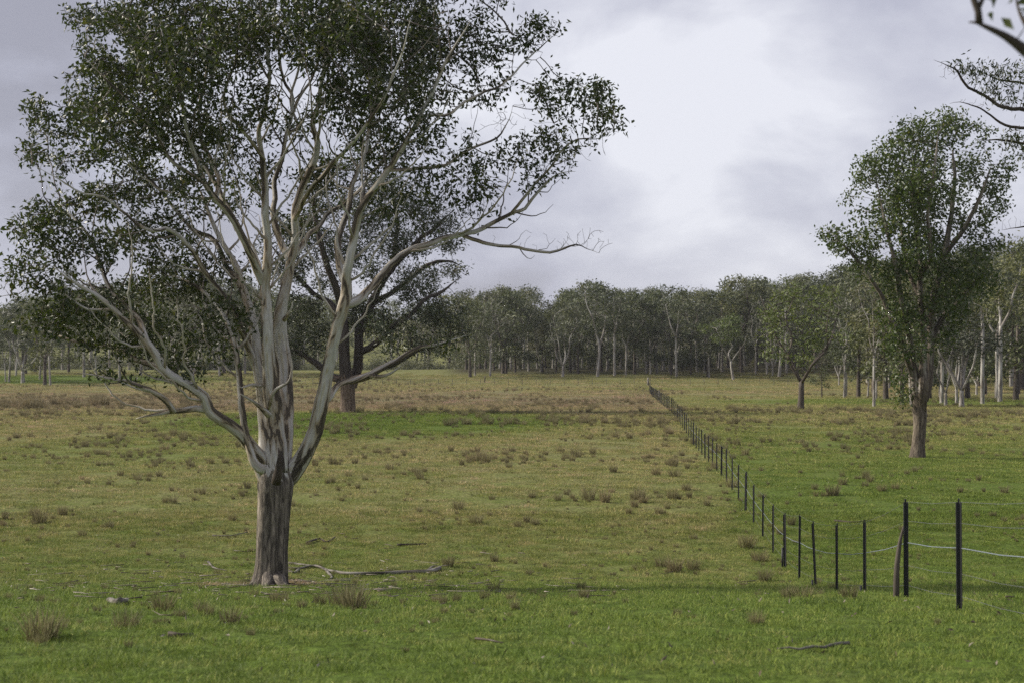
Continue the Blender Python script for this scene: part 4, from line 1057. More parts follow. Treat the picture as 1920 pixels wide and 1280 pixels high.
# ------------------------------------------------------------------ tree reaching in from beyond the right edge
e0 = np.array((16.2, 34.0, float(terrain(16.2, 34.0))))
hand_tree('overhanging_gum', None, 'gum tree beyond the right edge whose fine drooping branches reach in at the upper right', [
    [(2230, 1020, 30, 0), (2228, 950, 25, 0), (2215, 800, 23, 0), (2200, 600, 20, 0), (2180, 450, 17, 0), (2150, 330, 12, 0), (2130, 200, 8, 0), (2120, 60, 5, 0)],
    [(2160, 380, 9, 0), (2080, 290, 7, 0), (2000, 235, 5, 0), (1935, 210, 4, 0), (1880, 202, 3.4, 0), (1845, 180, 2.8, 0), (1812, 160, 2.4, 0), (1795, 135, 2, 0), (1775, 122, 1.4, 0), (1752, 112, .9, 0)],
    [(2080, 300, 5, 0), (2000, 262, 4, -.4), (1940, 245, 3.2, -.5), (1885, 236, 2.5, -.6), (1862, 222, 2, -.6), (1838, 204, 1.6, -.6), (1800, 192, 1.1, -.6), (1780, 195, .8, -.6)],
    [(2100, 400, 5, 0), (2000, 290, 4, .4), (1940, 272, 3, .5), (1880, 264, 2.2, .6), (1830, 262, 1.4, .6)],
    [(2040, 260, 4, 0), (1980, 190, 3, .8), (1930, 160, 2.4, 1), (1880, 150, 2, 1), (1840, 135, 1.3, 1)],
    [(2180, 480, 6, 0), (2080, 450, 4, 0), (1990, 430, 3, 0), (1930, 425, 2, 0), (1880, 432, 1, 0)],
], [
    (1880, 130, 45, 22, .5, 1.1), (1835, 130, 30, 18, .2, .9), (1800, 122, 22, 12, 0, .8), (1900, 175, 45, 25, .3, 1.1), (1860, 170, 28, 16, 0, .8), (1960, 160, 60, 45, 0, 1), (1905, 265, 35, 24, .5, 1), (1960, 290, 50, 35, 0, 1), (2060, 200, 90, 80, 0, .8), (2120, 60, 90, 70, 0, .7), (2200, 250, 90, 90, 0, .6), (2050, 420, 60, 40, 0, .6), (2200, 100, 100, 80, 0, .5),
], 6000, 0.15, 0.16, (6, 0.15, 0.04, 0.09, 1.2), (m_bark_dark, m_bark_dark, m_leaf), seed=6, tip=0.004, rmax=0.05, base=e0,
    bare=([(1790, 130, 40, 25, 0, 1), (1830, 200, 50, 22, -.6, 1.2), (1880, 240, 40, 15, -.4, .6), (1900, 420, 25, 20, 0, .6)], 330))

# ------------------------------------------------------------------ near tree at the right edge, out of focus
e1 = np.array((3.25, 5.2, float(terrain(3.25, 5.2))))
hand_tree('near_gum', None, 'dark blurred branch hanging in at the very top right corner, closest to the viewer', [
    [(2640, 1680, 90, 0), (2630, 1400, 75, 0), (2610, 900, 65, 0), (2580, 400, 55, 0), (2500, 150, 45, 0), (2440, -120, 30, 0)],
    [(2580, 420, 35, 0), (2300, 260, 25, 0), (2100, 180, 18, 0), (1990, 140, 14, 0), (1925, 98, 12, 0), (1885, 68, 10, 0), (1850, 50, 9.5, 0), (1832, 42, 9, 0), (1818, 41, 5, 0)],
    [(1836, 44, 8, 0), (1834, 22, 7, 0), (1826, 0, 6.5, 0), (1815, -40, 6, 0), (1800, -120, 5, 0)],
    [(1834, 18, 5, 0), (1844, -5, 4.5, 0), (1850, -50, 4, 0)],
    [(2000, 145, 8, 0), (1960, 90, 6, 0.1), (1925, 50, 5, 0.15), (1905, 10, 4, 0.2), (1898, -60, 3, 0.2)],
], [
    (1925, 80, 18, 32, 0, 1), (1895, 5, 12, 22, .1, .5), (1980, 60, 60, 80, 0, .6), (2100, 0, 120, 90, 0, .6), (2400, -150, 200, 150, 0, .8), (2300, 100, 120, 100, 0, .5), (1830, -90, 60, 40, 0, .5),
], 420, 0.06, 0.09, (3, 0.10, 0.03, 0.04, 1.2), (m_bark_dark, m_bark_dark, m_leaf), seed=8, tip=0.0025, rmax=0.02, base=e1, wob=0.006)


# ------------------------------------------------------------------ kinds of background tree
def make_kind(seed, H_, crown, stems, fork, lean, trunk_r, leaf_m, bark_m, natt, tuft, bare=False, spread=0.35):
    """meshes (trunk, crown) of one kind in metres; base at the origin"""
    r = np.random.default_rng(seed)
    sk_ = Skel(); chn = []
    base_h = H_ * fork
    rw = crown[1]
    p = np.array([(0, 0, -0.3), (0, 0, 0.1), (lean * 0.3, 0, base_h * 0.5), (lean * 0.5, 0, base_h)], float)
    trunk_r = trunk_r * 0.92
    rr = np.array([1.35, 1.15, 0.92, 0.85]) * trunk_r
    pt, rd = resample(p, rr, 0.6, 0.03, seed)
    chn.append((pt, rd, 8)); sk_.add(pt)
    for s_ in range(stems):
        an = 6.283 * s_ / stems + r.uniform(-0.6, 0.6)
        ou = spread * rw * r.uniform(0.5, 1.5)
        hh = H_ * r.uniform(0.72, 0.92)
        q = [pt[-1] - (0, 0, 0.3)]
        for f in (0.25, 0.5, 0.75, 1.0):
            z = base_h + (hh - base_h) * f
            q.append(np.array((pt[-1][0] + math.cos(an) * ou * f ** 0.7 * 1.2 + r.normal(0, 0.25), math.sin(an) * ou * f ** 0.7 * 1.2 + r.normal(0, 0.25), z)))
        rs_ = trunk_r * (0.75 if stems < 3 else 0.55)
        a2, r2 = resample(q, np.array([1, 0.85, 0.65, 0.42, 0.15]) * rs_, 0.6, 0.07, seed + s_)
        chn.append((a2, r2, 6)); sk_.add(a2)
    # clumped crown
    C = []
    nl = crown[2]
    for k in range(nl):
        zf = crown[0] + (1 - crown[0]) * (k + r.random()) / nl
        prof = math.sin(math.pi * min(1, max(0.08, (zf - crown[0]) / (1 - crown[0]) * 0.78 + 0.15))) ** 0.6
        an = r.random() * 6.283; rd_ = rw * prof * math.sqrt(r.random()) * 0.95
        c = np.array((math.cos(an) * rd_ + lean * zf, math.sin(an) * rd_, H_ * zf * 0.97))
        s = rw * r.uniform(0.24, 0.42)
        v = r.normal(0, 1, (natt // nl, 3)); v /= np.linalg.norm(v, axis=1, keepdims=True); v *= r.random((len(v), 1)) ** 0.4
        C.append(c + v * (s, s, s * 0.55))
    att = np.vstack(C)
    n0 = len(sk_.nd)
    st = H_ / 26
    nd, pa = grow(np.array(sk_.nd), np.array(sk_.pa), att, st, st * 1.15, 50, 0.22, seed, 0.05)
    ch, kids, rad, dtt = chains_of(nd, pa, n0, 0.018, 2.2, trunk_r * 0.4, (0.04, 0.2))
    Vt, Ft, Bt = tubes(chn + ch, 0.06)
    tm = mesh_np('trunk', Vt, Ft, {'bark': Bt}, [bark_m], True)
    if bare: return tm, None
    c = leaf_nodes(nd, kids, dtt, n0, 1)
    cm = leaves(c, tuft[0], tuft[1], tuft[2], tuft[3], seed, 0.15, 0.12, [leaf_m], 'crown')
    return tm, cm


KINDS_ = {}
TF = (11, 0.55, 0.20, 0.36)
KINDS_['slender'] = [make_kind(300 + k, 16, (0.42, 3.4, 15), 2 + k % 2, 0.33 + 0.05 * (k % 3), (0.5, -0.6, 0.2, -0.2)[k], 0.20, (m_leaf_far, m_leaf_grey)[k % 2], m_bark_far, 420, TF) for k in range(4)]
KINDS_['dark'] = [make_kind(320 + k, 15, (0.2, 4.2, 16), 3, 0.30, 0.2, 0.26, m_leaf_far, m_bark_far_d, 460, (13, 0.55, 0.22, 0.4)) for k in range(3)]
KINDS_['tall'] = [make_kind(330 + k, 20, (0.55, 4.0, 11), 2, 0.5, 0.3, 0.27, m_leaf_far, (m_bark_far, m_bark_far_d)[k % 2], 420, (13, 0.6, 0.22, 0.4)) for k in range(3)]
KINDS_['white'] = [make_kind(340 + k, 12, (0.45, 3.6, 11), 4, 0.16, 0.1, 0.24, m_leaf_grey, m_bark_far, 420, (12, 0.5, 0.2, 0.36), spread=0.5) for k in range(2)]
KINDS_['umbrella'] = [make_kind(350 + k, 12, (0.62, 4.6, 10), 3, 0.3, -0.8, 0.22, m_leaf_green, m_bark_far, 300, (13, 0.5, 0.2, 0.34), spread=0.6) for k in range(2)]
KINDS_['bushy'] = [make_kind(360, 9.6, (0.38, 3.1, 20), 4, 0.24, -0.2, 0.22, m_leaf_green, m_bark_far_d, 620, (9, 0.36, 0.11, 0.26), spread=0.6)]
KINDS_['shrub'] = [make_kind(370 + k, 3.2, (0.1, 1.7, 9), 3, 0.1, 0.0, 0.06, (m_leaf_far, m_leaf_grey)[k], m_bark_far_d, 200, (10, 0.28, 0.1, 0.2)) for k in range(2)]
KINDS_['dead'] = [make_kind(380 + k, 11, (0.4, 3.4, 10), 4, 0.15, 0.1, 0.2, None, m_bark_far, 240, TF, bare=True) for k in range(2)]
KH = {'slender': 16, 'dark': 15, 'tall': 20, 'white': 12, 'umbrella': 12, 'bushy': 9.6, 'shrub': 3.2, 'dead': 11}


def put_tree(kind, var, loc, height, label, group=None, rz=None, wide=1.0, name=None):
    tm, cm = KINDS_[kind][var % len(KINDS_[kind])]
    s = height / KH[kind]
    nm = name or {'slender': 'slender_gum', 'dark': 'shady_gum', 'tall': 'tall_gum', 'white': 'white_gum', 'umbrella': 'umbrella_gum', 'bushy': 'bushy_tree', 'shrub': 'shrub', 'dead': 'dead_tree'}[kind]
    T = thing(nm, loc, label, 'shrub' if kind == 'shrub' else 'tree', group)
    T.scale = (s * wide, s * wide, s); T.rotation_euler = (0, 0, random.random() * 6.28 if rz is None else rz)
    link('trunk', tm, T)
    if cm is not None: link('crown', cm, T)
    return T


def put_px(kind, var, px, py, top, label, group=None, wide=1.0, rz=None):
    p = ground_at(px, py)
    h = (py - top) / F * p[1]
    return put_tree(kind, var, tuple(p), h, label, group, rz, wide)


singles = [
    ('bushy', 0, 1501, 768, 528, 'rounded bright green bushy tree with a straight grey trunk in the right paddock', 1.12),
    ('slender', 0, 1583, 745, 560, 'twin-stemmed pale pink gum just right of the rounded bushy tree', 1.0),
    ('dark', 1, 1541, 745, 640, 'small dark low tree tucked at the right foot of the rounded bushy tree', .9),
    ('white', 0, 1573, 722, 620, 'short pale stump-like gum with a white arm, behind the twin-stemmed pink one', .7),
    ('slender', 1, 1627, 744, 570, 'slim leaning pale gum, left one of three close stems behind the leafy tree', .9),
    ('tall', 1, 1638, 742, 545, 'dark straight gum in the middle of three close stems left of the leafy tree', .8),
    ('slender', 2, 1643, 748, 590, 'bright white slim trunk at the front of three close stems left of the leafy tree', .9),
    ('dark', 2, 1744, 746, 560, 'dark rough tree showing its butt just right of the leafy tree trunk', 1.0),
    ('white', 1, 1773, 761, 585, 'short white gum branching low, first right of the leafy tree', .9),
    ('white', 0, 1794, 757, 560, 'thin white stem between the low white gum and the brown-footed one', .8),
    ('white', 1, 1803, 763, 545, 'white forked gum with a dark brown foot, second right of the leafy tree', 1.1),
    ('white', 0, 1831, 740, 600, 'small white many-stemmed gum behind the brown-footed forked one', .8),
    ('tall', 1, 1848, 740, 500, 'thick dark straight trunk third from the right edge of the photo', 1.0),
    ('tall', 0, 1875, 753, 470, 'tall grey-trunked gum with a low side branch near the right edge', 1.05),
    ('tall', 2, 1895, 725, 480, 'slim brownish gum between the tall grey trunk and the right edge', .8),
    ('tall', 1, 1909, 739, 450, 'thin black trunk closest to the right edge of the photo', 1.0),
    ('slender', 0, 1330, 707, 590, 'pale gum with one long white arm reaching left, standing clear of the wood', 1.1),
    ('umbrella', 0, 1375, 712, 592, 'white-trunked gum with a yellow-green umbrella crown leaning left', 1.2),
    ('slender', 3, 1417, 702, 570, 'pale slim gum between the umbrella crown and the bare white tree', .8),
    ('dead', 0, 1449, 704, 600, 'bare white branching dead tree at the edge of the wood', .9),
    ('slender', 1, 1255, 697, 560, 'slim brown-grey gum just past the far end of the fence', .9),
    ('white', 0, 1265, 690, 570, 'white two-armed gum behind the far end of the fence', 1.0),
    ('slender', 2, 1240, 694, 580, 'narrow grey gum directly beyond the pale strainer post', .8),
    ('slender', 3, 1320, 699, 575, 'narrow gum hidden close left of the white-armed clear one', .8),
    ('slender', 1, 875, 684, 560, 'white bare-stemmed gum at the left end of the central wood', .9),
    ('white', 1, 945, 688, 575, 'white gum forking wide into a V in the central wood', 1.1),
    ('umbrella', 1, 1138, 695, 585, 'broad domed tree with a branching white trunk standing before the central wood', 1.25),
    ('slender', 0, 1075, 692, 560, 'slim white trunk left of the broad domed tree', .9),
    ('slender', 2, 1058, 688, 555, 'forked white-grey gum second left of the broad domed tree', 1.0),
    ('slender', 3, 1115, 691, 548, 'thin white trunk close beside the broad domed tree', .8),
    ('tall', 1, 129, 697, 500, 'stout grey gum with a reddish brown foot at the left', .9),
    ('slender', 1, 96, 690, 520, 'slim white gum left of the stout reddish-footed one', .9),
    ('slender', 2, 159, 703, 560, 'short-looking white trunk right of the stout reddish-footed gum', .8),
    ('dark', 0, 28, 679, 590, 'small dark tree on the green rise at the left edge', 1.0),
    ('dark', 1, 45, 673, 575, 'dark round tree second from the left edge on the green rise', 1.0),
    ('tall', 1, 62, 667, 560, 'double-stemmed dark gum third from the left edge on the green rise', 1.0),
    ('slender', 3, 255, 664, 540, 'grey gum on the green strip behind the big tree left limb', 1.0),
    ('white', 0, 362, 722, 560, 'white many-stemmed gum seen through the lower left boughs of the big tree', 1.0),
    ('slender', 2, 330, 700, 480, 'tall pale gum rising behind the left side of the big tree', 1.1),
    ('dark', 2, 470, 690, 520, 'dark gum directly behind the forked stems of the big tree', 1.0),
    ('dark', 0, 420, 700, 520, 'dark gum behind the slim inner left stem of the big tree', 1.1),
]
for k, (kd, v, px, py, top, lab, wd) in enumerate(singles):
    put_px(kd, v, px, py, top, lab, None, wd)

# the wood edge: rows of trees one can still tell apart, alike
top_px = [0, 60, 130, 200, 300, 420, 520, 700, 830, 880, 950, 1000, 1016, 1050, 1120, 1180, 1240, 1300, 1345, 1400, 1440, 1480, 1530, 1590, 1660, 1750, 1850, 1920, 2200]
top_py = [560, 545, 530, 510, 500, 505, 530, 545, 548, 535, 525, 535, 575, 540, 522, 535, 530, 538, 535, 512, 512, 508, 512, 492, 480, 462, 440, 405, 395]
rr_ = random.Random(12)
kinds_w = ['slender'] * 6 + ['tall'] * 2 + ['dark'] * 3 + ['white'] * 1
cnt = 0
front = []


def clear_view(px, Y):
    return not (820 < px < 868 and Y < 360)


for (y0, y1, n, x0, x1) in ((118, 200, 16, 1575, 1915), (268, 292, 34, 870, 1480), (292, 330, 52, 830, 1620), (330, 380, 60, 780, 1980), (200, 262, 22, 1580, 1980), (262, 320, 26, 1560, 2000), (262, 340, 34, -60, 560), (225, 262, 9, -40, 110)):
    for k in range(n):
        px = x0 + (x1 - x0) * (k + rr_.uniform(-0.1, 1.1)) / n
        Y = rr_.uniform(y0, y1)
        if not clear_view(px, Y): continue
        x = (px - 960) / F * Y
        z = float(terrain(x, Y))
        topz = (665 - np.interp(px, top_px, top_py) - abs(rr_.gauss(0, 20))) / F * Y
        h = min(21.0, max(9.5, topz - z))
        kd = rr_.choice(kinds_w)
        if kd == 'white': h = min(h, 14)
        left = px < 600
        g = 'gums of the far left wood' if left else 'gums along the edge of the far wood'
        lab = ('grey-green gum among the hazy trees on the far left rise' if left else
               'pale-trunked gum packed in the wood edge beyond the far field')
        if y0 == 118:
            kd = rr_.choice(['tall', 'dark', 'slender', 'dark']); g = 'gums scattered in the right paddock'; h *= rr_.uniform(0.75, 1.0)
        w0 = put_tree(kd, rr_.randrange(9), (x, Y, z - 0.05), h, lab, g, wide=rr_.uniform(0.9, 1.35))
        if Y < 305: front.append((px, kd, w0, y0 == 118))
        cnt += 1
ANCH = [(28, "the small dark tree on the green rise"), (129, "the stout reddish-footed gum"), (362, "the many-stemmed white gum behind the boughs"), (508, "the big patchy gum"),
        (875, "the bare white stem at the wood's left end"), (945, "the V-forked white gum"), (1138, "the broad domed tree"), (1215, "the pale strainer post"), (1330, "the gum with one long white arm"),
        (1375, "the umbrella-crowned gum"), (1449, "the bare white dead tree"), (1501, "the rounded bushy tree"), (1583, "the twin-stemmed pink gum"), (1720, "the lone leafy tree"),
        (1803, "the brown-footed white gum"), (1875, "the tall grey edge trunk")]
LOOK = {'slender': 'slim pale gum', 'tall': 'tall gum', 'dark': 'dark leafy gum', 'white': 'low white gum', 'bushy': 'bushy tree'}
ORD = ['first', 'second', 'third', 'fourth', 'fifth', 'sixth', 'seventh', 'eighth', 'ninth', 'tenth', 'eleventh', 'twelfth', 'thirteenth', 'fourteenth', 'fifteenth', 'sixteenth', 'seventeenth', 'eighteenth', 'nineteenth', 'twentieth', 'next', 'next', 'next']
seen = {}
for px, kd, w0, pad in sorted(front, key=lambda q: q[0]):
    if not (-5 < px < 1925): continue
    ap, an = min(ANCH, key=lambda q: abs(q[0] - px))
    key = (an, px > ap, pad, kd)
    seen.setdefault(key, []).append((abs(px - ap), w0))
for (an, rt, pad, kd), L_ in seen.items():
    for k, (_, w0) in enumerate(sorted(L_, key=lambda q: q[0])):
        w0['label'] = '%s %s %s of %s%s' % (ORD[min(k, 22)], LOOK[kd], 'right' if rt else 'left', an, (', in the open' if pad else ' at the wood edge') if len(an.split()) < 8 else '')
for *_, w0, _p in front:
    if len(w0['label'].replace('-', ' ').split()) > 16 or len(w0['label'].split()) > 15:
        w0['label'] = w0['label'].replace(', in the open', '').replace(' at the wood edge', '')
# undergrowth
for k in range(46):
    px = rr_.uniform(850, 1700) if k < 36 else rr_.uniform(-20, 560)
    Y = rr_.uniform(285, 340)
    if not clear_view(px, Y): continue
    x = (px - 960) / F * Y
    left = px < 600
    put_tree('shrub', k, (x, Y, float(terrain(x, Y))), rr_.uniform(1.8, 4.2),
             'low dull shrub under the hazy trees on the far left rise' if left else 'low dull shrub at the foot of the far wood',
             'shrubs under the far left wood' if left else 'shrubs at the foot of the far wood', wide=rr_.uniform(0.9, 1.4))
print('wood trees', cnt)

# the wood on the rising ground behind, one mass
VV, FF, RR, BB, off = [], [], [], [], 0
VT, FT, BT, offt = [], [], [], 0
for k in range(420):
    Y = rr_.uniform(365, 640)
    px = rr_.uniform(-150, 2100)
    x = (px - 960) / F * Y
    z = float(terrain(x, Y)) - 0.2
    topz = (665 - np.interp(px, top_px, top_py) - rr_.uniform(6, 40)) / F * Y
    h = min(21, topz - z)
    if h < 6: h = rr_.uniform(6, 9) if topz > z else 0
    if h <= 0: continue
    kd = rr_.choice(['slender', 'tall', 'dark', 'dark'])
    tm, cm = KINDS_[kd][rr_.randrange(len(KINDS_[kd]))]
    s = h / KH[kd]; w = s * rr_.uniform(1.1, 1.5); a_ = rr_.random() * 6.28
    M = np.array([[math.cos(a_) * w, -math.sin(a_) * w, 0], [math.sin(a_) * w, math.cos(a_) * w, 0], [0, 0, s]])
    key = id(cm)
    if not hasattr(make_kind, 'cache'): make_kind.cache = {}
    if key not in make_kind.cache:
        v = np.zeros(len(cm.vertices) * 3, np.float32); cm.vertices.foreach_get('co', v)
        f = np.zeros(len(cm.polygons) * 3, np.int32); cm.polygons.foreach_get('vertices', f)
        q = np.zeros(len(cm.vertices), np.float32); cm.attributes['rnd'].data.foreach_get('value', q)
        n_ = len(cm.polygons) // 2
        sel = np.arange(0, n_, 2)                       # every other leaf clump is enough this far off
        f = f.reshape(-1, 3); f = np.concatenate([f[sel], f[sel + n_]])
        make_kind.cache[key] = (v.reshape(-1, 3), f, q)
    v, f, q = make_kind.cache[key]
    VV.append(v @ M.T + (x, Y, z)); FF.append(f + off); RR.append(q); off += len(v)
    pt, rd = resample(np.array([(0, 0, -0.5), (0.2, 0, h * 0.4), (0, 0.3, h * 0.8)]) + (x, Y, z), np.array([0.3, 0.2, 0.06]), 3)
    VT.append((pt, rd, 5))
wood = link('distant_woodland', mesh_np('distant_woodland', np.vstack(VV), [np.vstack(FF)], {'rnd': np.concatenate(RR)}, [m_leaf_far]))
tag(wood, 'dense grey-green woodland massed on the rising ground behind', 'woodland', kind='stuff')
ug, ur = [], []
r = np.random.default_rng(41)
C = []
for k in range(520):
    Y = r.uniform(318, 400); px = r.uniform(-60, 2000)
    if not clear_view(px, Y): continue
    x = (px - 960) / F * Y; h = r.uniform(1.5, 6.0); w_ = r.uniform(1.2, 3.2)
    if px < 840: h *= 0.6
    v = r.normal(0, 1, (46, 3)); v /= np.linalg.norm(v, axis=1, keepdims=True); v *= r.random((46, 1)) ** 0.4
    C.append(np.array((x, Y, float(terrain(x, Y)) + h * 0.5)) + v * (w_, w_, h * 0.5))
ug = link('undergrowth', leaves(np.vstack(C), 5, 0.6, 0.25, 0.4, 44, 0.1, 0.12, [m_leaf_grey], 'undergrowth'))
tag(ug, 'dull grey undergrowth filling the shade between the trunks of the wood', 'undergrowth', kind='stuff')
wt = tube_obj('woodland_trunks', VT, m_bark_far, wood); tag(wt, kind='stuff')
print('woodland tris', len(wood.data.polygons))


# ------------------------------------------------------------------ fences
def picket_mesh(h, w):
    """Y-section steel picket with a chamfered top and bored web"""
    V, Fc = [], []
    t_ = w * 0.16
    for k in range(3):
        a = k * 2.094 + 0.5
        d = np.array((math.cos(a), math.sin(a))); nrm = np.array((-d[1], d[0]))
        L = w * (0.62 if k else 0.75)
        b0 = len(V)
        for z in (-0.25, h - (0.03 if k else 0.0)):
            for q in (-nrm * t_, -nrm * t_ * 0.7 + d * L, nrm * t_ * 0.7 + d * L, nrm * t_):
                V.append((q[0], q[1], z))
        for j in range(4): Fc.append((b0 + j, b0 + (j + 1) % 4, b0 + 4 + (j + 1) % 4, b0 + 4 + j))
        Fc.append((b0 + 4, b0 + 5, b0 + 6, b0 + 7))
    me = bpy.data.meshes.new('post'); me.from_pydata(V, [], Fc); me.materials.append(m_post); me.update()
    return me


fence = thing('paddock_fence', (FX0, FY0, float(terrain(FX0, FY0))), 'long wire fence on slim black steel posts running away across the paddock', 'fence')
fb = np.array(fence.location)


def fence_xy(y):
    x = FX0 + FS * (y - FY0)
    if y > 186: x = FX0 + FS * (186 - FY0) + (y - 186) * 0.0985
    return x


near_px = [(1798, 1.22, 0.055), (1698, 1.28, 0.055), (1621, 1.13, .042), (1569, 1.18, .042), (1529, 1.24, .044), (1498, 1.36, .04), (1472, 1.22, .06)]
yl = [FY0 - 8.4, FY0 - 5.8, FY0 - 3.2]
posts = [(y_, 1.2, .05) for y_ in yl]
for px, h, w in near_px:
    posts.append((3.68 / ((px - 960) / F - FS), h, w))
y_ = posts[-1][0] + 2.55
while y_ < 252:
    posts.append((y_, 1.13 + 0.05 * math.sin(y_ * 3.3), 0.058 if int(y_ / 2.55) % 4 == 0 else 0.042))
    y_ += 2.55 if y_ < 120 else 2.9
pm = {}
tops = []
for y_, h, w in posts:
    x_ = fence_xy(y_)
    z_ = float(terrain(x_, y_))
    key = round(w, 3)
    if key not in pm: pm[key] = picket_mesh(1.0, w)
    o = link('post', pm[key], fence, tuple(np.array((x_, y_, z_)) - fb))
    lean = (rr_.uniform(-0.012, 0.012), rr_.uniform(-0.015, 0.015))
    if abs(y_ - 3.68 / ((1529 - 960) / F - FS)) < 0.1: lean = (0, -0.05)
    o.rotation_euler = (lean[0], lean[1], rr_.random())
    o.scale = (1, 1, h)
    tops.append((x_, y_, z_, h))
for k, (fr, rd, mat) in enumerate(((0.97, 0.0022, m_wire), (0.78, 0.0022, m_wire), (0.56, 0.0045, m_tape), (0.33, 0.0022, m_wire), (0.13, 0.0022, m_wire))):
    pts = []
    for a_, b_ in zip(tops[:-1], tops[1:]):
        for f in (0, 0.5):
            sag = -0.02 if f else 0
            pts.append([a_[q] + (b_[q] - a_[q]) * f for q in (0, 1)] + [(a_[2] + a_[3] * fr) * (1 - f) + (b_[2] + b_[3] * fr) * f + sag])
    pts = np.array(pts) - fb + (0.02, 0, 0)
    tube_obj('wire', [(pts, np.full(len(pts), rd), 4)], mat, fence)
# old timber beside the second post, pale strainer at the far end, short stubs
px_w = posts[4][0]
x_ = fence_xy(px_w) - 0.10
sp = np.array((x_, px_w, float(terrain(x_, px_w)))) - fb
pt, rd = resample([sp + (-0.03, 0, -0.2), sp + (-0.02, 0, 0.35), sp + (0.02, 0, 0.7), sp + (0.07, 0, 0.92)], [0.045, 0.038, 0.028, 0.012], 0.08)
o = tube_obj('old_timber_post', [(pt, rd, 9)], m_bark_far_d, fence, rough=0.2); tag(o, 'split weathered brown timber strapped to the second steel post')
p = ground_at(1215, 723)
p = p - fb
pt, rd = resample([p + (0, 0, -0.3), p + (0, 0, 0.6), p + (0, 0, 1.35)], [0.17, 0.16, 0.14], 0.3)
o = tube_obj('strainer_post', [(pt, rd, 9)], m_log, fence); tag(o, 'thick pale timber strainer post ending the fence')
for px in (1472, 1529, 1621):
    yy = 3.68 / ((px - 960) / F - FS) - 0.05; xx = fence_xy(yy) - 0.07
    s = np.array((xx, yy, float(terrain(xx, yy)))) - fb
    hgt = 0.45 if px == 1472 else 0.13
    tube_obj('stub_post', [(np.array([s + (0, 0, -0.1), s + (0, 0, hgt)]), np.array([0.022, 0.022]), 6)], m_post, fence)
p = ground_at(1236, 752) - fb
tube_obj('pale_post', [(np.array([p + (0, 0, -0.1), p + (0, 0, 1.15)]), np.array([0.05, 0.05]), 7)], m_log, fence)


def far_fence(name, label, pxs, yfun, h, gap, wires):
    a0 = pxs[0]
    pts = []
    px = a0
    first_ = None
    T = None
    prev = None
    while px < pxs[1]:
        p = ground_at(px, yfun(px))
        if T is None:
            T = thing(name, p, label, 'fence'); o0 = p
        l = p - o0
        o = link('post', picket_far, T, tuple(l)); o.scale = (1, 1, h)
        pts.append(l)
        px += gap / p[1] * F
    pts = np.array(pts)
    for w in wires:
        tube_obj('wire', [(pts + (0, 0, h * w), np.full(len(pts), 0.006), 3)], m_wire, T)
    return T


picket_far = picket_mesh(1.0, 0.055)
m_greypost, t, b = new_mat('grey_steel'); b.inputs['Base Color'].default_value = (0.10, 0.095, 0.085, 1); b.inputs['Roughness'].default_value = 0.7
picket_far.materials[0] = m_greypost
far_fence('boundary_fence', 'faint wire fence on thin posts crossing the whole far field before the wood', (560, 1540), lambda px: 721 - 0.0 * px, 1.0, 2.35, (0.95, 0.6, 0.3))
far_fence('wood_fence', 'close-posted fence below the clearing at the left end of the central wood', (700, 872), lambda px: 687 - 0.01 * (px - 700), 1.1, 1.2, (0.95, 0.5))

p = ground_at(909, 716)
st = thing('marker_post', p, 'short dark timber post standing alone in the far field', 'post')
tube_obj('shaft', [(np.array([(0, 0, -0.2), (0, 0, 0.7), (0, 0, 1.15)]), np.array([0.10, 0.095, 0.09]), 8)], m_bark_far_d, st)


# ------------------------------------------------------------------ fallen wood
def fallen(name, label, px_pts, r0, r1, mat, side=(), lift=0.5, seed=0):
    g = [ground_at(a_, b_) for a_, b_ in px_pts]
    o0 = g[0]
    rads = np.linspace(r0, r1, len(g))
    pts = [q - o0 + (0, 0, rads[k] * lift + 0.025) for k, q in enumerate(g)]
    T = thing(name, o0, label, 'branch')
    pt, rd = resample(pts, rads, 0.12, 0.012, seed)
    tube_obj('stem', [(pt, rd, 9)], mat, T, rough=0.15)
    for s in side:
        g2 = [ground_at(a_, b_) - o0 for a_, b_ in s]
        p2 = [q + (0, 0, 0.03 + (0.02 * k)) for k, q in enumerate(g2)]
        pt, rd = resample(p2, np.linspace(r1 * 0.8, r1 * 0.3, len(p2)), 0.1, 0.01, seed)
        tube_obj('side_twig', [(pt, rd, 5)], mat, T)
    return T


fallen('fallen_branch', 'long crooked fallen branch on the grass at the right foot of the big trunk',
       [(538, 1066), (560, 1068), (590, 1063), (615, 1072), (650, 1078), (700, 1078), (750, 1076), (800, 1074), (825, 1068)], 0.022, 0.045, m_log,
       [[(560, 1070), (552, 1077), (540, 1074)], [(612, 1072), (622, 1085), (618, 1090)], [(800, 1074), (812, 1066), (822, 1066)], [(540, 1058), (600, 1066)]], seed=1)
fallen('fallen_branch', 'weathered grey log lying flat on the near slope at the lower right', [(1458, 1223), (1480, 1221), (1500, 1223), (1525, 1218), (1545, 1219), (1570, 1214), (1592, 1213)], 0.007, 0.015, m_log, (), 0.0, seed=2)
fallen('fallen_branch', 'thin dark stick lying in green grass upper right of the big tree foot', [(745, 1024), (770, 1022), (800, 1021)], 0.03, 0.015, m_bark_dark, seed=3)
fallen('fallen_branch', 'crooked dark stick lying behind the big trunk on its right', [(575, 1020), (598, 1012), (612, 1017), (628, 1009)], 0.03, 0.015, m_bark_dark, seed=4)
fallen('fallen_branch', 'forked pale stick on the grass left of the big trunk', [(390, 1056), (402, 1066), (425, 1072)], 0.03, 0.012, m_log, seed=5)
fallen('fallen_branch', 'thin bare stick lying straight to the left of the big trunk', [(398, 1006), (430, 1006), (465, 1000)], 0.022, 0.012, m_log, seed=6)
fallen('fallen_branch', 'short dark log in the grass at the left below the trunk level', [(205, 1131), (225, 1133), (238, 1131)], 0.04, 0.035, m_log, seed=7)
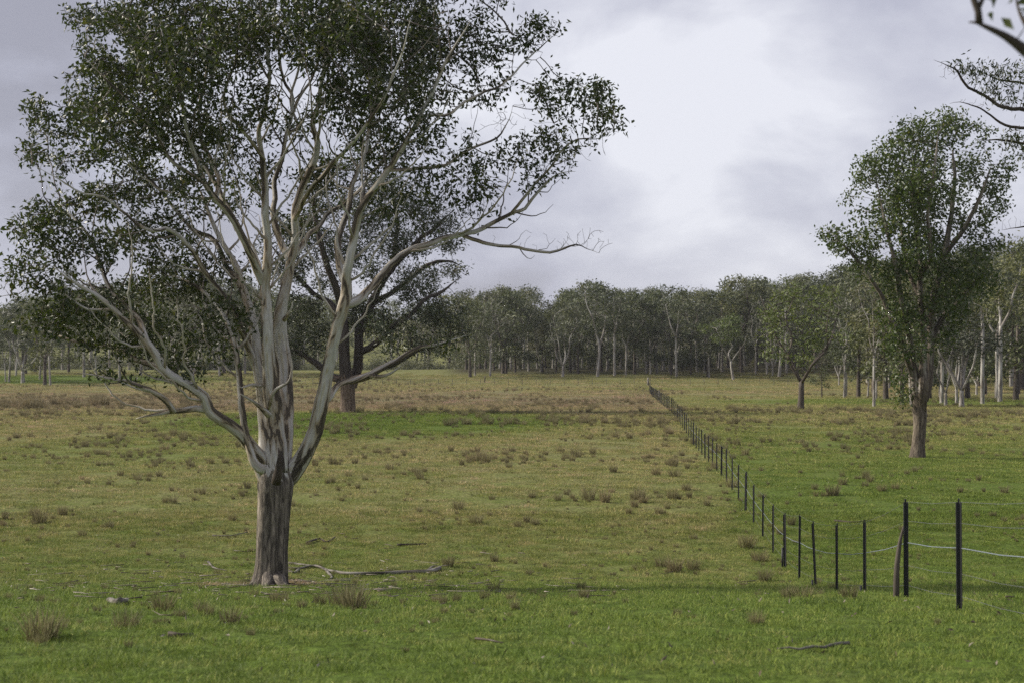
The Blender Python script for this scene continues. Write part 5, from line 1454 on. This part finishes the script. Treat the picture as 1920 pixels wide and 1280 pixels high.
fallen('fallen_branch', 'dark stick half sunk in bright grass low at the left', [(318, 1197), (340, 1198), (362, 1196)], 0.028, 0.012, m_bark_dark, seed=8)
fallen('fallen_log', 'pale fallen log before the left end of the central wood', [(878, 682), (895, 682), (915, 683)], 0.30, 0.22, m_log, seed=9)
fallen('fallen_branch', 'dark stick in the right paddock near the bend of the fence', [(1565, 978), (1600, 980), (1632, 977)], 0.03, 0.012, m_bark_dark, seed=10)

# bark and twig litter round the big tree: nobody could count it
r = np.random.default_rng(77)
chs = []
for k in range(520):
    cx, cy = hb[0] + r.normal(0.4, 3.2), hb[1] + r.normal(0.2, 4.0)
    a_ = r.random() * 6.283; L = 0.1 + 0.5 * r.random() ** 2
    x = cx + np.cos(a_) * np.array((0, L * .5, L)); y = cy + np.sin(a_) * np.array((0, L * .5, L)) + r.normal(0, 0.03, 3)
    rd = np.array((1, .8, .4)) * r.uniform(0.004, 0.013)
    chs.append((np.stack([x, y, terrain(x, y) + 0.045 + rd], 1), rd, 4))
V, Fc, B = tubes(chs)
o = link('twig_litter', mesh_np('twig_litter', V, Fc, {'bark': B, 'rnd': np.repeat(r.random(len(V) // 12), 12)[:len(V)]}, [m_chip]))
tag(o, 'fallen twigs and bark strips littering the grass round the big tree', 'litter', kind='stuff')
# dead leaves and pale specks through the near field
x, y = field_points(1500, 9, 60, 0.8, 2, 91)
me = leaves(np.stack([x, y, terrain(x, y) + 0.05], 1), 1, 0.06, 0.02, 0.01, 9, 0.0, 0.15, [m_chip], 'leaf_litter')
tag(link('leaf_litter', me), 'dry leaves scattered over the near pasture', 'litter', kind='stuff')

m_haze = bpy.data.materials.new('haze'); m_haze.use_nodes = True
t = m_haze.node_tree; t.nodes.remove(t.nodes['Principled BSDF'])
pv = N(t, 'ShaderNodeVolumePrincipled')
pv.inputs['Color'].default_value = (0.86, 0.88, 0.95, 1); pv.inputs['Density'].default_value = 0.00012; pv.inputs['Anisotropy'].default_value = 0.2
t.links.new(pv.outputs[0], t.nodes['Material Output'].inputs['Volume'])
zlo, zhi = float(Z.min()) - 1.2, float(Z.max()) + 26
bx0, bx1, by0, by1 = -905, 905, -62, 1402
hv = np.array([(x_, y_, z_) for z_ in (zlo, zhi) for y_ in (by0, by1) for x_ in (bx0, bx1)])
hf = np.array([(0, 2, 3, 1), (4, 5, 7, 6), (0, 1, 5, 4), (2, 6, 7, 3), (0, 4, 6, 2), (1, 3, 7, 5)])
tag(link('haze', mesh_np('haze', hv, [hf], None, [m_haze])), 'thin pale air over the whole paddock', 'haze', kind='stuff')
print('done')
